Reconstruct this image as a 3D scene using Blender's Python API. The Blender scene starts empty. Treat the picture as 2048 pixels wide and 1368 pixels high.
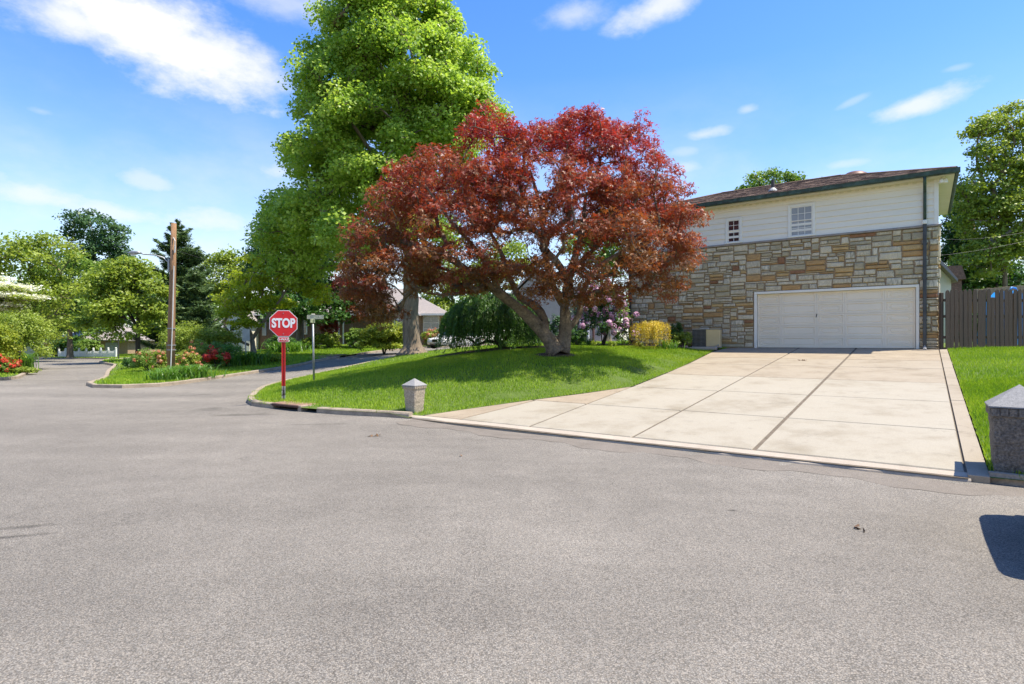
import bpy, bmesh, math, random
import numpy as np
from mathutils import Vector, Matrix
from mathutils.geometry import delaunay_2d_cdt

# ------------------------------------------------------------------ camera, sky, sun, exposure
SC = bpy.context.scene
COL = SC.collection
F, EYE = 1146.0, 1.5                       # focal length in photo pixels, eye height
cam_d = bpy.data.cameras.new('camera'); cam = bpy.data.objects.new('camera', cam_d); COL.objects.link(cam)
cam.location = (0, 0, EYE); cam.rotation_euler = (math.pi/2, 0, 0)
cam_d.sensor_width = 36.0; cam_d.lens = 36.0*F/2048; cam_d.clip_start = 0.05; cam_d.clip_end = 6000
SC.camera = cam
SUN_EL = math.radians(65.5); SUN_AZ = math.atan2(.99, -.12)     # azimuth from +Y towards +X
SUN_STRENGTH, SKY_STRENGTH, EXPOSURE = 3.8, 0.15, 1.19
sd = bpy.data.lights.new('sun', 'SUN'); sd.energy = SUN_STRENGTH; sd.angle = math.radians(0.53); sd.color = (1.0, .93, .79)
sun = bpy.data.objects.new('sun', sd); COL.objects.link(sun)
sdir = Vector((math.sin(SUN_AZ)*math.cos(SUN_EL), math.cos(SUN_AZ)*math.cos(SUN_EL), math.sin(SUN_EL)))
sun.rotation_euler = sdir.to_track_quat('Z', 'Y').to_euler(); sun.location = sdir*60
W = bpy.data.worlds.new('World'); SC.world = W; W.use_nodes = True
W.cycles.sampling_method = 'MANUAL'; W.cycles.sample_map_resolution = 512
SC.view_settings.view_transform = 'Standard'; SC.view_settings.look = 'None'
SC.view_settings.exposure = EXPOSURE; SC.view_settings.gamma = 1.0; SC.view_settings.use_curve_mapping = False
SC.cycles.max_bounces = 7; SC.cycles.transparent_max_bounces = 6; SC.cycles.use_denoising = True

def build_sky():
    nt = W.node_tree; N = nt.nodes; L = nt.links; N.clear()
    def nd(t, **k):
        n = N.new(t)
        for a, b in k.items(): setattr(n, a, b)
        return n
    def val(n, i, v):
        if hasattr(v, 'is_output') or isinstance(v, bpy.types.NodeSocket): L.new(v, n.inputs[i])
        else: n.inputs[i].default_value = v
        return n
    def M(op, a, b=None, c=None, clamp=False):
        n = nd('ShaderNodeMath', operation=op, use_clamp=clamp); val(n, 0, a)
        if b is not None: val(n, 1, b)
        if c is not None: val(n, 2, c)
        return n.outputs[0]
    def dot(v, w):
        n = nd('ShaderNodeVectorMath', operation='DOT_PRODUCT'); L.new(v, n.inputs[0]); n.inputs[1].default_value = w
        return n.outputs['Value']
    sky = nd('ShaderNodeTexSky', sky_type='NISHITA', sun_disc=False)
    sky.sun_elevation = SUN_EL; sky.sun_rotation = SUN_AZ
    sky.air_density = 1.15; sky.dust_density = 0.35; sky.ozone_density = 3.0
    hs = nd('ShaderNodeHueSaturation'); hs.inputs['Saturation'].default_value = 1.3; hs.inputs['Value'].default_value = .78; hs.inputs['Hue'].default_value = .511
    L.new(sky.outputs[0], hs.inputs['Color'])
    geo = nd('ShaderNodeTexCoord'); D = geo.outputs['Generated']
    def noise(scale, detail, rough, vec):
        n = nd('ShaderNodeTexNoise'); n.inputs['Scale'].default_value = scale; n.inputs['Detail'].default_value = detail
        n.inputs['Roughness'].default_value = rough; L.new(vec, n.inputs['Vector']); return n
    # stretch the noise along the horizontal so the clouds lie flat
    mp = nd('ShaderNodeMapping'); mp.inputs['Scale'].default_value = (1, 1, 1.9); L.new(D, mp.inputs['Vector'])
    n1 = noise(6.0, 9, .62, mp.outputs[0]); n2 = noise(2.3, 6, .55, mp.outputs[0]); n3 = noise(15, 8, .65, mp.outputs[0])
    # single fair-weather clouds: direction, size and tilt of each
    CL = [(290,72,285,96,-.20,1.15),(420,112,190,66,-.18,1.0),(150,40,150,64,-.1,.95),(290,360,85,26,-.12,.55),(80,222,45,16,-.05,.35),(560,345,75,32,.1,.6),
          (1145,30,95,30,.05,.55),(1310,18,110,36,.22,.85),(1835,208,105,26,.16,.8),(1410,268,62,15,.05,.6),(1495,218,28,13,0,.45),
          (1370,334,62,18,.02,.5),(1370,303,50,17,.02,.4),(1690,328,55,13,.02,.45),(600,10,120,40,-.1,.5),(1700,205,40,10,.3,.3),(1915,135,30,8,0,.25),(60,390,170,42,-.06,.75),(230,425,150,34,-.03,.7),(420,440,150,36,.03,.7),(-60,350,120,40,0,.6)]
    total = None
    for px, py, rx, ry, tilt, amp in CL:
        c = Vector(((px-1024)/F, 1, (684-py)/F)).normalized()
        r = c.cross(Vector((0, 0, 1))).normalized(); u = r.cross(c)
        k = c.y
        a, b = rx/F*k, ry/F*k
        e1 = (r*math.cos(tilt)+u*math.sin(tilt)); e2 = (u*math.cos(tilt)-r*math.sin(tilt))
        x = M('DIVIDE', dot(D, e1), a); y = M('DIVIDE', dot(D, e2), b)
        rr = M('ADD', M('MULTIPLY', x, x), M('MULTIPLY', y, y))
        m = M('SUBTRACT', 1.0, M('SQRT', rr))
        front = M('GREATER_THAN', dot(D, c), 0.2)
        m = M('ADD', m, M('MULTIPLY', M('SUBTRACT', n3.outputs[0], .5), 1.3))
        m = M('ADD', m, M('MULTIPLY', M('SUBTRACT', n1.outputs[0], .5), 1.5))
        sm = nd('ShaderNodeMapRange', interpolation_type='SMOOTHSTEP'); L.new(m, sm.inputs[0])
        sm.inputs[1].default_value = -0.15; sm.inputs[2].default_value = 0.95; sm.inputs[4].default_value = amp
        v = M('MULTIPLY', sm.outputs[0], front)
        total = v if total is None else M('MAXIMUM', total, v)
    # thin veil that thickens towards the horizon, all the way round
    sep = nd('ShaderNodeSeparateXYZ'); L.new(D, sep.inputs[0])
    low = nd('ShaderNodeMapRange'); L.new(sep.outputs['Z'], low.inputs[0])
    low.inputs[1].default_value = 0.42; low.inputs[2].default_value = 0.06; low.inputs[3].default_value = 0.0; low.inputs[4].default_value = 1.0
    lv = nd('ShaderNodeMapRange', interpolation_type='SMOOTHSTEP')
    L.new(M('ADD', M('MULTIPLY', M('SUBTRACT', n2.outputs[0], .5), 1.5), M('MULTIPLY', M('SUBTRACT', n1.outputs[0], .5), 1.0)), lv.inputs[0])
    lv.inputs[1].default_value = -.32; lv.inputs[2].default_value = .5
    veil = M('MULTIPLY', M('MULTIPLY', low.outputs[0], lv.outputs[0]), .8)
    base = M('MULTIPLY', M('POWER', low.outputs[0], 1.6), .38)
    total = M('MAXIMUM', total, M('ADD', veil, base))
    total = M('MINIMUM', total, 1.0)
    mix = nd('ShaderNodeMix', data_type='RGBA')
    L.new(total, mix.inputs[0]); L.new(hs.outputs[0], mix.inputs[6])
    mix.inputs[7].default_value = (3.0, 3.05, 3.2, 1)
    bg = nd('ShaderNodeBackground'); bg.inputs['Strength'].default_value = SKY_STRENGTH
    L.new(mix.outputs[2], bg.inputs[0])
    out = nd('ShaderNodeOutputWorld'); L.new(bg.outputs[0], out.inputs[0])
build_sky()

# ------------------------------------------------------------------ helpers
RNG = np.random.default_rng(11)
random.seed(5)
def at(px, py, d): return np.array([(px-1024)/F*d, d, EYE-(py-684)/F*d])
def setp(o, label=None, cat=None, group=None, kind=None):
    if label: o['label'] = label
    if cat: o['category'] = cat
    if group: o['group'] = group
    if kind: o['kind'] = kind
    return o
def empty(name, loc, rz=0, label=None, cat=None, group=None):
    o = bpy.data.objects.new(name, None); COL.objects.link(o); o.location = loc; o.rotation_euler = (0, 0, rz)
    o.empty_display_size = .2
    return setp(o, label, cat, group)
def link(name, me, parent=None, mat=None, loc=(0,0,0), rot=(0,0,0)):
    o = bpy.data.objects.new(name, me); COL.objects.link(o); o.parent = parent; o.location = loc; o.rotation_euler = rot
    if mat and not me.materials: me.materials.append(mat)
    return o
def copy_tree(o, parent=None):
    c = o.copy(); COL.objects.link(c); c.parent = parent
    for ch in list(o.children): copy_tree(ch, c)
    return c

class MB:
    """collects pieces of one mesh"""
    def __init__(s): s.v = []; s.f = []
    def add(s, vs, fs):
        n = len(s.v); s.v += [tuple(map(float, p)) for p in vs]; s.f += [tuple(i+n for i in f) for f in fs]; return s
    def box(s, a, b):
        (x0,y0,z0),(x1,y1,z1) = a, b
        return s.add([(x0,y0,z0),(x1,y0,z0),(x1,y1,z0),(x0,y1,z0),(x0,y0,z1),(x1,y0,z1),(x1,y1,z1),(x0,y1,z1)],
                     [(3,2,1,0),(4,5,6,7),(0,1,5,4),(1,2,6,5),(2,3,7,6),(3,0,4,7)])
    def bbox(s, a, b, r=.008):
        """box with chamfered edges"""
        bm = bmesh.new(); bmesh.ops.create_cube(bm, size=1)
        a = Vector(a); b = Vector(b)
        for v in bm.verts: v.co = Vector([(a[i]+b[i])/2+v.co[i]*(b[i]-a[i]) for i in range(3)])
        bmesh.ops.bevel(bm, geom=list(bm.edges), offset=r, segments=1, affect='EDGES')
        bm.verts.index_update()
        s.add([v.co for v in bm.verts], [[v.index for v in f.verts] for f in bm.faces]); bm.free(); return s
    def tube(s, pts, rad, n=8, cap=True):
        pts = [Vector(p) for p in pts]
        if not hasattr(rad, '__len__'): rad = [rad]*len(pts)
        t0 = (pts[1]-pts[0]).normalized(); ref = Vector((1,0,0)) if abs(t0.x) < .8 else Vector((0,1,0))
        nx = t0.cross(ref).normalized(); vs = []; fs = []
        for i, p in enumerate(pts):
            t = (pts[min(i+1, len(pts)-1)]-pts[max(i-1, 0)]).normalized()
            nx = (nx-t*nx.dot(t)).normalized(); ny = t.cross(nx)
            for k in range(n):
                a = 2*math.pi*k/n; vs.append(p+(nx*math.cos(a)+ny*math.sin(a))*rad[i])
        for i in range(len(pts)-1):
            for k in range(n):
                fs.append((i*n+k, i*n+(k+1)%n, (i+1)*n+(k+1)%n, (i+1)*n+k))
        if cap: fs += [tuple(range(n-1,-1,-1)), tuple(range((len(pts)-1)*n, len(pts)*n))]
        return s.add(vs, fs)
    def lathe(s, prof, n=16, c=(0,0,0)):
        vs = []; fs = []
        for r, z in prof:
            for k in range(n):
                a = 2*math.pi*k/n; vs.append((c[0]+r*math.cos(a), c[1]+r*math.sin(a), c[2]+z))
        for i in range(len(prof)-1):
            for k in range(n): fs.append((i*n+k, i*n+(k+1)%n, (i+1)*n+(k+1)%n, (i+1)*n+k))
        fs += [tuple(range(n-1,-1,-1)), tuple(range((len(prof)-1)*n, len(prof)*n))]
        return s.add(vs, fs)
    def prism(s, loop, a, b, axis=1):
        """extrude a loop of (u,w) points between a and b along axis 1 (y) or 0 (x) or 2 (z)"""
        n = len(loop)
        def P(u, w, t): return (u,t,w) if axis == 1 else ((t,u,w) if axis == 0 else (u,w,t))
        vs = [P(u,w,a) for u,w in loop]+[P(u,w,b) for u,w in loop]
        return s.add(vs, [tuple(range(n)), tuple(range(2*n-1, n-1, -1))]+[(k+n, (k+1)%n+n, (k+1)%n, k) for k in range(n)])
    def mesh(s, name, mat=None, smooth=False):
        me = bpy.data.meshes.new(name); me.from_pydata(s.v, [], s.f); me.validate()
        bm = bmesh.new(); bm.from_mesh(me); bmesh.ops.recalc_face_normals(bm, faces=bm.faces); bm.to_mesh(me); bm.free()
        if smooth: me.shade_smooth()
        if mat: me.materials.append(mat)
        return me
    def build(s, name, mat, parent=None, smooth=False, loc=(0,0,0)):
        return link(name, s.mesh(name, mat, smooth), parent, None, loc)

def fast_mesh(name, V, Q, mat=None, attr=None, smooth=False):
    """numpy mesh: V (n,3), Q (m,k)"""
    V = np.asarray(V, np.float32); Q = np.asarray(Q, np.int32); m, k = Q.shape
    me = bpy.data.meshes.new(name); me.vertices.add(len(V)); me.vertices.foreach_set('co', V.ravel())
    me.loops.add(m*k); me.loops.foreach_set('vertex_index', Q.ravel())
    me.polygons.add(m); me.polygons.foreach_set('loop_start', np.arange(0, m*k, k, dtype=np.int32))
    try: me.polygons.foreach_set('loop_total', np.full(m, k, np.int32))
    except Exception: pass
    if attr is not None:
        a = me.attributes.new('var', 'FLOAT', 'FACE'); a.data.foreach_set('value', np.asarray(attr, np.float32))
    me.update(calc_edges=True); me.validate()
    if smooth: me.shade_smooth()
    if mat: me.materials.append(mat)
    return me

# ------------------------------------------------------------------ materials
def mat(name, c1, c2=None, scale=6, rough=.8, bump=0, bscale=40, detail=5, metal=0, spec=.4, stretch=(1,1,1), c3=None, fine=0, lo=.3, hi=.7, coat=0, spots=0):
    m = bpy.data.materials.new(name); m.use_nodes = True; nt = m.node_tree; N = nt.nodes; L = nt.links
    b = N['Principled BSDF']; b.inputs['Roughness'].default_value = rough; b.inputs['Metallic'].default_value = metal
    b.inputs['Specular IOR Level'].default_value = spec; b.inputs['Coat Weight'].default_value = coat
    tc = N.new('ShaderNodeTexCoord'); mp = N.new('ShaderNodeMapping'); mp.inputs['Scale'].default_value = stretch
    L.new(tc.outputs['Object'], mp.inputs['Vector'])
    c2 = c2 or tuple(x*.8 for x in c1)
    n = N.new('ShaderNodeTexNoise'); n.inputs['Scale'].default_value = scale; n.inputs['Detail'].default_value = detail
    n.inputs['Roughness'].default_value = .65; L.new(mp.outputs[0], n.inputs['Vector'])
    r = N.new('ShaderNodeValToRGB'); r.color_ramp.elements[0].position = lo; r.color_ramp.elements[1].position = hi
    r.color_ramp.elements[0].color = (*c2, 1); r.color_ramp.elements[1].color = (*c1, 1)
    if c3: e = r.color_ramp.elements.new((lo+hi)/2); e.color = (*c3, 1)
    L.new(n.outputs[0], r.inputs[0]); col = r.outputs[0]
    if fine:
        n2 = N.new('ShaderNodeTexNoise'); n2.inputs['Scale'].default_value = bscale; n2.inputs['Detail'].default_value = 3
        L.new(mp.outputs[0], n2.inputs['Vector'])
        mr = N.new('ShaderNodeMapRange'); L.new(n2.outputs[0], mr.inputs[0]); mr.inputs[1].default_value = .25; mr.inputs[2].default_value = .75
        mr.inputs[3].default_value = 1-fine; mr.inputs[4].default_value = 1+fine
        mx = N.new('ShaderNodeVectorMath'); mx.operation = 'SCALE'; L.new(col, mx.inputs[0]); L.new(mr.outputs[0], mx.inputs['Scale']); col = mx.outputs[0]
    if spots:                                     # scattered stains and drips
        n4 = N.new('ShaderNodeTexNoise'); n4.inputs['Scale'].default_value = 3.1; n4.inputs['Detail'].default_value = 9; n4.inputs['Roughness'].default_value = .72; n4.inputs['Distortion'].default_value = .6
        tg = N.new('ShaderNodeNewGeometry'); L.new(tg.outputs['Position'], n4.inputs['Vector'])
        m4 = N.new('ShaderNodeMapRange'); L.new(n4.outputs[0], m4.inputs[0]); m4.inputs[1].default_value = .56; m4.inputs[2].default_value = .70; m4.inputs[3].default_value = 1.0; m4.inputs[4].default_value = 1-spots
        x4 = N.new('ShaderNodeVectorMath'); x4.operation = 'SCALE'; L.new(col, x4.inputs[0]); L.new(m4.outputs[0], x4.inputs['Scale']); col = x4.outputs[0]
    L.new(col, b.inputs['Base Color'])
    if bump:
        n3 = N.new('ShaderNodeTexNoise'); n3.inputs['Scale'].default_value = bscale; n3.inputs['Detail'].default_value = 4; L.new(mp.outputs[0], n3.inputs['Vector'])
        bp = N.new('ShaderNodeBump'); bp.inputs['Strength'].default_value = bump; bp.inputs['Distance'].default_value = .02
        L.new(n3.outputs[0], bp.inputs['Height']); L.new(bp.outputs[0], b.inputs['Normal'])
    return m
def leafmat(name, cols, trans=.35, rough=.45, tcol=None, spec=.35):
    """leaf: colour drawn per leaf from a ramp, some light passes through"""
    m = bpy.data.materials.new(name); m.use_nodes = True; nt = m.node_tree; N = nt.nodes; L = nt.links
    b = N['Principled BSDF']; b.inputs['Roughness'].default_value = rough; b.inputs['Specular IOR Level'].default_value = spec
    a = N.new('ShaderNodeAttribute'); a.attribute_name = 'var'
    r = N.new('ShaderNodeValToRGB'); el = r.color_ramp.elements
    while len(el) < len(cols): el.new(.5)
    for i, c in enumerate(cols): el[i].position = i/(len(cols)-1); el[i].color = (*c, 1)
    L.new(a.outputs['Fac'], r.inputs[0]); L.new(r.outputs[0], b.inputs['Base Color'])
    t = N.new('ShaderNodeBsdfTranslucent')
    g = N.new('ShaderNodeMix'); g.data_type = 'RGBA'; g.blend_type = 'MULTIPLY'; g.inputs[0].default_value = 1
    L.new(r.outputs[0], g.inputs[6]); g.inputs[7].default_value = (*(tcol or (1.5, 1.5, .9)), 1); L.new(g.outputs[2], t.inputs[0])
    mx = N.new('ShaderNodeMixShader'); mx.inputs[0].default_value = trans
    L.new(b.outputs[0], mx.inputs[1]); L.new(t.outputs[0], mx.inputs[2]); L.new(mx.outputs[0], N['Material Output'].inputs[0])
    return m
def glassmat(name, col=(.03,.035,.04), rough=.05):
    m = mat(name, col, tuple(c*.7 for c in col), 3, rough, spec=.9); return m

def asphalt():
    m = bpy.data.materials.new('asphalt'); m.use_nodes = True; nt = m.node_tree; N = nt.nodes; L = nt.links
    b = N['Principled BSDF']; b.inputs['Roughness'].default_value = .9; b.inputs['Specular IOR Level'].default_value = .25
    tc = N.new('ShaderNodeTexCoord')
    def noise(s, d, r=.6, src=None):
        n = N.new('ShaderNodeTexNoise'); n.inputs['Scale'].default_value = s; n.inputs['Detail'].default_value = d; n.inputs['Roughness'].default_value = r
        L.new(src or tc.outputs['Object'], n.inputs['Vector']); return n.outputs[0]
    def mr(x, a, bb, c, d):
        n = N.new('ShaderNodeMapRange'); L.new(x, n.inputs[0])
        for i, v in enumerate((a, bb, c, d)): n.inputs[i+1].default_value = v
        return n.outputs[0]
    def mul(x, y):
        n = N.new('ShaderNodeMath'); n.operation = 'MULTIPLY'; L.new(x, n.inputs[0])
        if isinstance(y, float): n.inputs[1].default_value = y
        else: L.new(y, n.inputs[1])
        return n.outputs[0]
    vo = N.new('ShaderNodeTexVoronoi'); vo.inputs['Scale'].default_value = 125; L.new(tc.outputs['Object'], vo.inputs['Vector'])
    sepc = N.new('ShaderNodeSeparateColor'); L.new(vo.outputs['Color'], sepc.inputs[0])
    stone = mr(sepc.outputs[0], 0, 1, .70, 1.34)
    gap = mr(vo.outputs['Distance'], .25, .75, 1.0, .5)
    fine = mr(noise(210, 3), .3, .7, .8, 1.2)
    big = mr(noise(.35, 6, .62), .25, .75, .78, 1.18)
    mid = mr(noise(2.6, 5), .3, .7, .92, 1.07)
    # long tyre lanes following the street
    mp = N.new('ShaderNodeMapping'); mp.inputs['Rotation'].default_value = (0,0,math.radians(35.7)); mp.inputs['Scale'].default_value = (.05,.55,1)
    L.new(tc.outputs['Object'], mp.inputs['Vector'])
    lane = mr(noise(1.0, 3, .5, mp.outputs[0]), .3, .7, .84, 1.13)
    v = mul(mul(mul(mul(mul(stone, gap), fine), big), mid), lane)
    # hairline cracks wandering across the street
    wn = N.new('ShaderNodeTexNoise'); wn.inputs['Scale'].default_value = 1.1; wn.inputs['Detail'].default_value = 6; L.new(tc.outputs['Object'], wn.inputs['Vector'])
    wv = N.new('ShaderNodeVectorMath'); wv.operation = 'MULTIPLY_ADD'; L.new(wn.outputs['Color'], wv.inputs[0]); wv.inputs[1].default_value = (1.6,1.6,0); L.new(tc.outputs['Object'], wv.inputs[2])
    cv = N.new('ShaderNodeTexVoronoi'); cv.feature = 'DISTANCE_TO_EDGE'; cv.inputs['Scale'].default_value = .21; L.new(wv.outputs[0], cv.inputs['Vector'])
    crack = mr(cv.outputs['Distance'], .0005, .0032, .62, 1.0); where = mr(noise(.16, 3), .50, .60, 1.0, 0.0)
    cm = N.new('ShaderNodeMix'); cm.data_type = 'FLOAT'; L.new(where, cm.inputs[0]); L.new(crack, cm.inputs[2]); cm.inputs[3].default_value = 1.0
    v = mul(v, cm.outputs[0])
    # oil and damp marks with shapes of their own
    sx = N.new('ShaderNodeSeparateXYZ'); L.new(tc.outputs['Object'], sx.inputs[0]); w1 = noise(2.2, 5, .7)
    for x, y, rx, ry, k, th in ((-3.95,4.62,.30,.07,.5,.35),(-3.85,4.38,.34,.05,.5,.35),(-4.05,4.3,.2,.04,.55,.3),(-3.5,10.6,.75,.13,.72,.0),(-5.65,12.05,.8,.2,.62,.0),(-2.25,9.3,.16,.08,.5,.0),(-6.9,13.1,.4,.4,.68,0),(2.0,5.2,.05,.03,.5,0)):
        def lin(o, c, r):
            a = N.new('ShaderNodeMath'); a.operation = 'SUBTRACT'; L.new(o, a.inputs[0]); a.inputs[1].default_value = c
            d = N.new('ShaderNodeMath'); d.operation = 'DIVIDE'; L.new(a.outputs[0], d.inputs[0]); d.inputs[1].default_value = r
            return d.outputs[0]
        u, t = lin(sx.outputs[0], x, rx), lin(sx.outputs[1], y, ry)
        if th:
            ts = N.new('ShaderNodeMath'); ts.operation = 'MULTIPLY_ADD'; L.new(u, ts.inputs[0]); ts.inputs[1].default_value = -th*rx/ry; L.new(t, ts.inputs[2]); t = ts.outputs[0]
        uu, tt = mul(u, u), mul(t, t)
        ad = N.new('ShaderNodeMath'); ad.operation = 'ADD'; L.new(uu, ad.inputs[0]); L.new(tt, ad.inputs[1])
        wa = N.new('ShaderNodeMath'); wa.operation = 'MULTIPLY_ADD'; L.new(w1, wa.inputs[0]); wa.inputs[1].default_value = 3.2; L.new(ad.outputs[0], wa.inputs[2])
        v = mul(v, mr(wa.outputs[0], 1.5, 2.6, k, 1.0))
    hue = N.new('ShaderNodeMix'); hue.data_type = 'RGBA'; L.new(sepc.outputs[1], hue.inputs[0])
    hue.inputs[6].default_value = (.282, .245, .200, 1); hue.inputs[7].default_value = (.240, .222, .196, 1)
    sc = N.new('ShaderNodeVectorMath'); sc.operation = 'SCALE'; L.new(hue.outputs[2], sc.inputs[0]); L.new(v, sc.inputs['Scale'])
    L.new(sc.outputs[0], b.inputs['Base Color'])
    bp = N.new('ShaderNodeBump'); bp.inputs['Strength'].default_value = .55; bp.inputs['Distance'].default_value = .006
    L.new(mul(vo.outputs['Distance'], -1.0), bp.inputs['Height']); L.new(bp.outputs[0], b.inputs['Normal'])
    return m
M = {}
M['asphalt'] = asphalt()
M['asphalt_edge'] = mat('asphalt_edge', (.20,.172,.142), (.15,.128,.104), 2.5, .9, .4, 90, fine=.35)
M['concrete'] = mat('concrete', (.42,.36,.28), (.33,.275,.21), 1.6, .85, .15, 60, detail=8, fine=.10, c3=(.39,.33,.26))
M['slab1'] = mat('slab_pale', (.345,.308,.242), (.25,.212,.152), 1.1, .85, .12, 70, detail=9, fine=.12, c3=(.328,.29,.225), spots=.2)
M['slab2'] = mat('slab_warm', (.325,.275,.205), (.235,.19,.132), 1.3, .85, .12, 70, detail=9, fine=.12, c3=(.305,.255,.188), spots=.25)
M['slab3'] = mat('slab_old', (.35,.285,.205), (.265,.21,.145), 1.5, .87, .15, 70, detail=9, fine=.14, spots=.35)
M['joint'] = mat('joint_dirt', (.17,.135,.10), (.10,.08,.055), 9, .95, .3, 80)
M['kerb'] = mat('kerb_concrete', (.37,.30,.22), (.20,.16,.115), 3.5, .88, .35, 45, detail=8, fine=.2, c3=(.31,.25,.185))
M['soil'] = mat('lawn_soil', (.10,.15,.022), (.07,.11,.018), 5, .95, .6, 60)
M['mulch'] = mat('mulch', (.12,.075,.05), (.05,.03,.02), 22, .95, .9, 60, fine=.4)
M['field'] = mat('field', (.07,.12,.03), (.045,.08,.02), .5, .95)

# ------------------------------------------------------------------ terrain
HO = np.array([13.41, 18.0]); HX = np.array([.812, -.584])/math.hypot(.812,.584); HY = np.array([HX[1]*-1, HX[0]]); HZ = 1.28; DS = .0865
H_ROT = math.atan2(HX[1], HX[0])
def hl(X, Y):                                  # house frame -> world xy
    p = HO+HX*X+HY*Y; return (float(p[0]), float(p[1]))
def dz(Y): return HZ+DS*Y                      # driveway plane
CTRL = []
for x, y in ((-30,-10),(0,-10),(30,-10),(-30,5),(-12,3),(0,0),(8,-4),(20,-8),(-20,12),(-8,8),(0,6),(5,3),(-2.1,11),(-4.6,12.3),(-6.6,14.1),(-10,14),(-7.3,16.2),(-13,18.7),(-15.7,22),(-11.9,20),(-20,22),(-19,27),(-24.5,30),(-8.1,19),(-40,10)): CTRL.append((x, y, 0))
for X in (-6, -3, 0):
    for Y in (-14.4, -11, -7.5, -4, 0): CTRL.append((*hl(X, Y), dz(Y)-.07))
for X in (4, 9, 16):
    for Y, h in ((-14.4,0),(-9,.40),(-4,.85),(0,1.13)): CTRL.append((*hl(X, Y), h))
CTRL += [(*hl(-8.4,-14.2),.0),(*hl(-7.4,-12),.13),(1.28,17,1.03),(-.44,21,1.16),(*hl(-10.5,-.2),1.27),(*hl(-10.5,6),1.35),(*hl(-8,-.6),1.24),(*hl(0,9),1.35),(*hl(12,9),1.35),
         (-4.6,15,.27),(-2.2,14,.33),(-4.4,20,.55),(0,14.2,.52),(3.2,15.6,.74),
         (-7.7,23,.19),(-6.94,26,.42),(-5.84,30,.72),(-3.5,36,1.02),(0,44,1.25),(6,51,1.35),(20,58,1.4),(45,60,1.5),
         (-12.2,24,.01),(-11.3,30,.24),(-10.5,36,.56),(-8.3,44,.9),(-1.1,55,1.2),(10,64,1.35),(40,76,1.5),
         (-14,33,.5),(-14,42,.95),(-15,50,1.2),(-8,55,1.25),(-22,45,.5),(-20,38,.35),(-17,29,.22),(-33,48,-.05),(-43,55,-.15),(-60,70,-.35),(-80,95,-.5),(-30,35,0),(-45,40,.1),
         (-30,62,.5),(-30,90,.8),(0,90,1.6),(40,110,1.8),(-60,120,.2),(20,35,1.4),(40,30,1.5),(40,0,.6),(-80,40,.3),(-70,10,0),(60,40,1.6),(60,90,1.7),(-110,110,-.3),(-150,120,0),(-150,20,0)]
CT = np.array(CTRL, float); CTs = CT[:, :2]/20.0
def _tps(r2): return np.where(r2 > 1e-12, r2*np.log(np.maximum(r2, 1e-12)), 0)
_n = len(CT); _K = _tps(((CTs[:,None]-CTs[None])**2).sum(-1))+np.eye(_n)*2e-4
_P = np.c_[np.ones(_n), CTs]
_S = np.linalg.solve(np.block([[_K,_P],[_P.T,np.zeros((3,3))]]), np.r_[CT[:,2],0,0,0])
def G(x, y):
    q = np.stack([np.atleast_1d(np.asarray(x, float)), np.atleast_1d(np.asarray(y, float))], -1)/20.0
    out = np.empty(len(q))
    for i in range(0, len(q), 20000):
        b = q[i:i+20000]; out[i:i+20000] = _tps(((b[:,None]-CTs[None])**2).sum(-1))@_S[:_n]+_S[_n]+b@_S[_n+1:]
    return out
def g(x, y): return float(G(x, y)[0])
LT = .09                                        # lawns stand this much above the gutter
_LY = [-14.5,-13.6,-12.2,-11,-9.75,-6,-.9,.3]; _LX = [-8.58,-8.15,-7.42,-6.7,-6.03,-6.16,-6.64,-6.5]
def LZ(x, y):                                   # lawn surface: meets the driveway flush, stands above the gutter elsewhere
    x = np.atleast_1d(np.asarray(x, float)); y = np.atleast_1d(np.asarray(y, float)); q = np.stack([x, y], -1)-HO; X = q@HX; Y = q@HY
    le = np.interp(Y, _LY, _LX); dist = np.where(X < le, le-X, np.where(X > .22, X-.22, 0)); w = np.clip(1-dist/1.3, 0, 1)
    w = w*w*(3-2*w)*((Y > -14.6)&(Y < .6)); return (G(x, y)+LT)*(1-w)+(HZ+DS*Y+.004)*w
def gl(x, y): return float(LZ(x, y)[0])

def sheet(name, xs, ys, zf, m, kind='structure'):
    X, Y = np.meshgrid(xs, ys); V = np.stack([X.ravel(), Y.ravel(), zf(X.ravel(), Y.ravel())], -1)
    nx, ny = len(xs), len(ys); i = np.arange((nx-1)*(ny-1)); r = i//(nx-1)*nx+i%(nx-1)
    o = link(name, fast_mesh(name, V, np.stack([r, r+1, r+nx+1, r+nx], -1), m, smooth=True)); o['kind'] = kind; return o
ring = MB(); ring.lathe([(.01,-1.5),(160,-1.5),(600,-1.6),(4000,-2.0)], 48)
ob = ring.build('ground', M['field']); ob['kind'] = 'structure'

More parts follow.
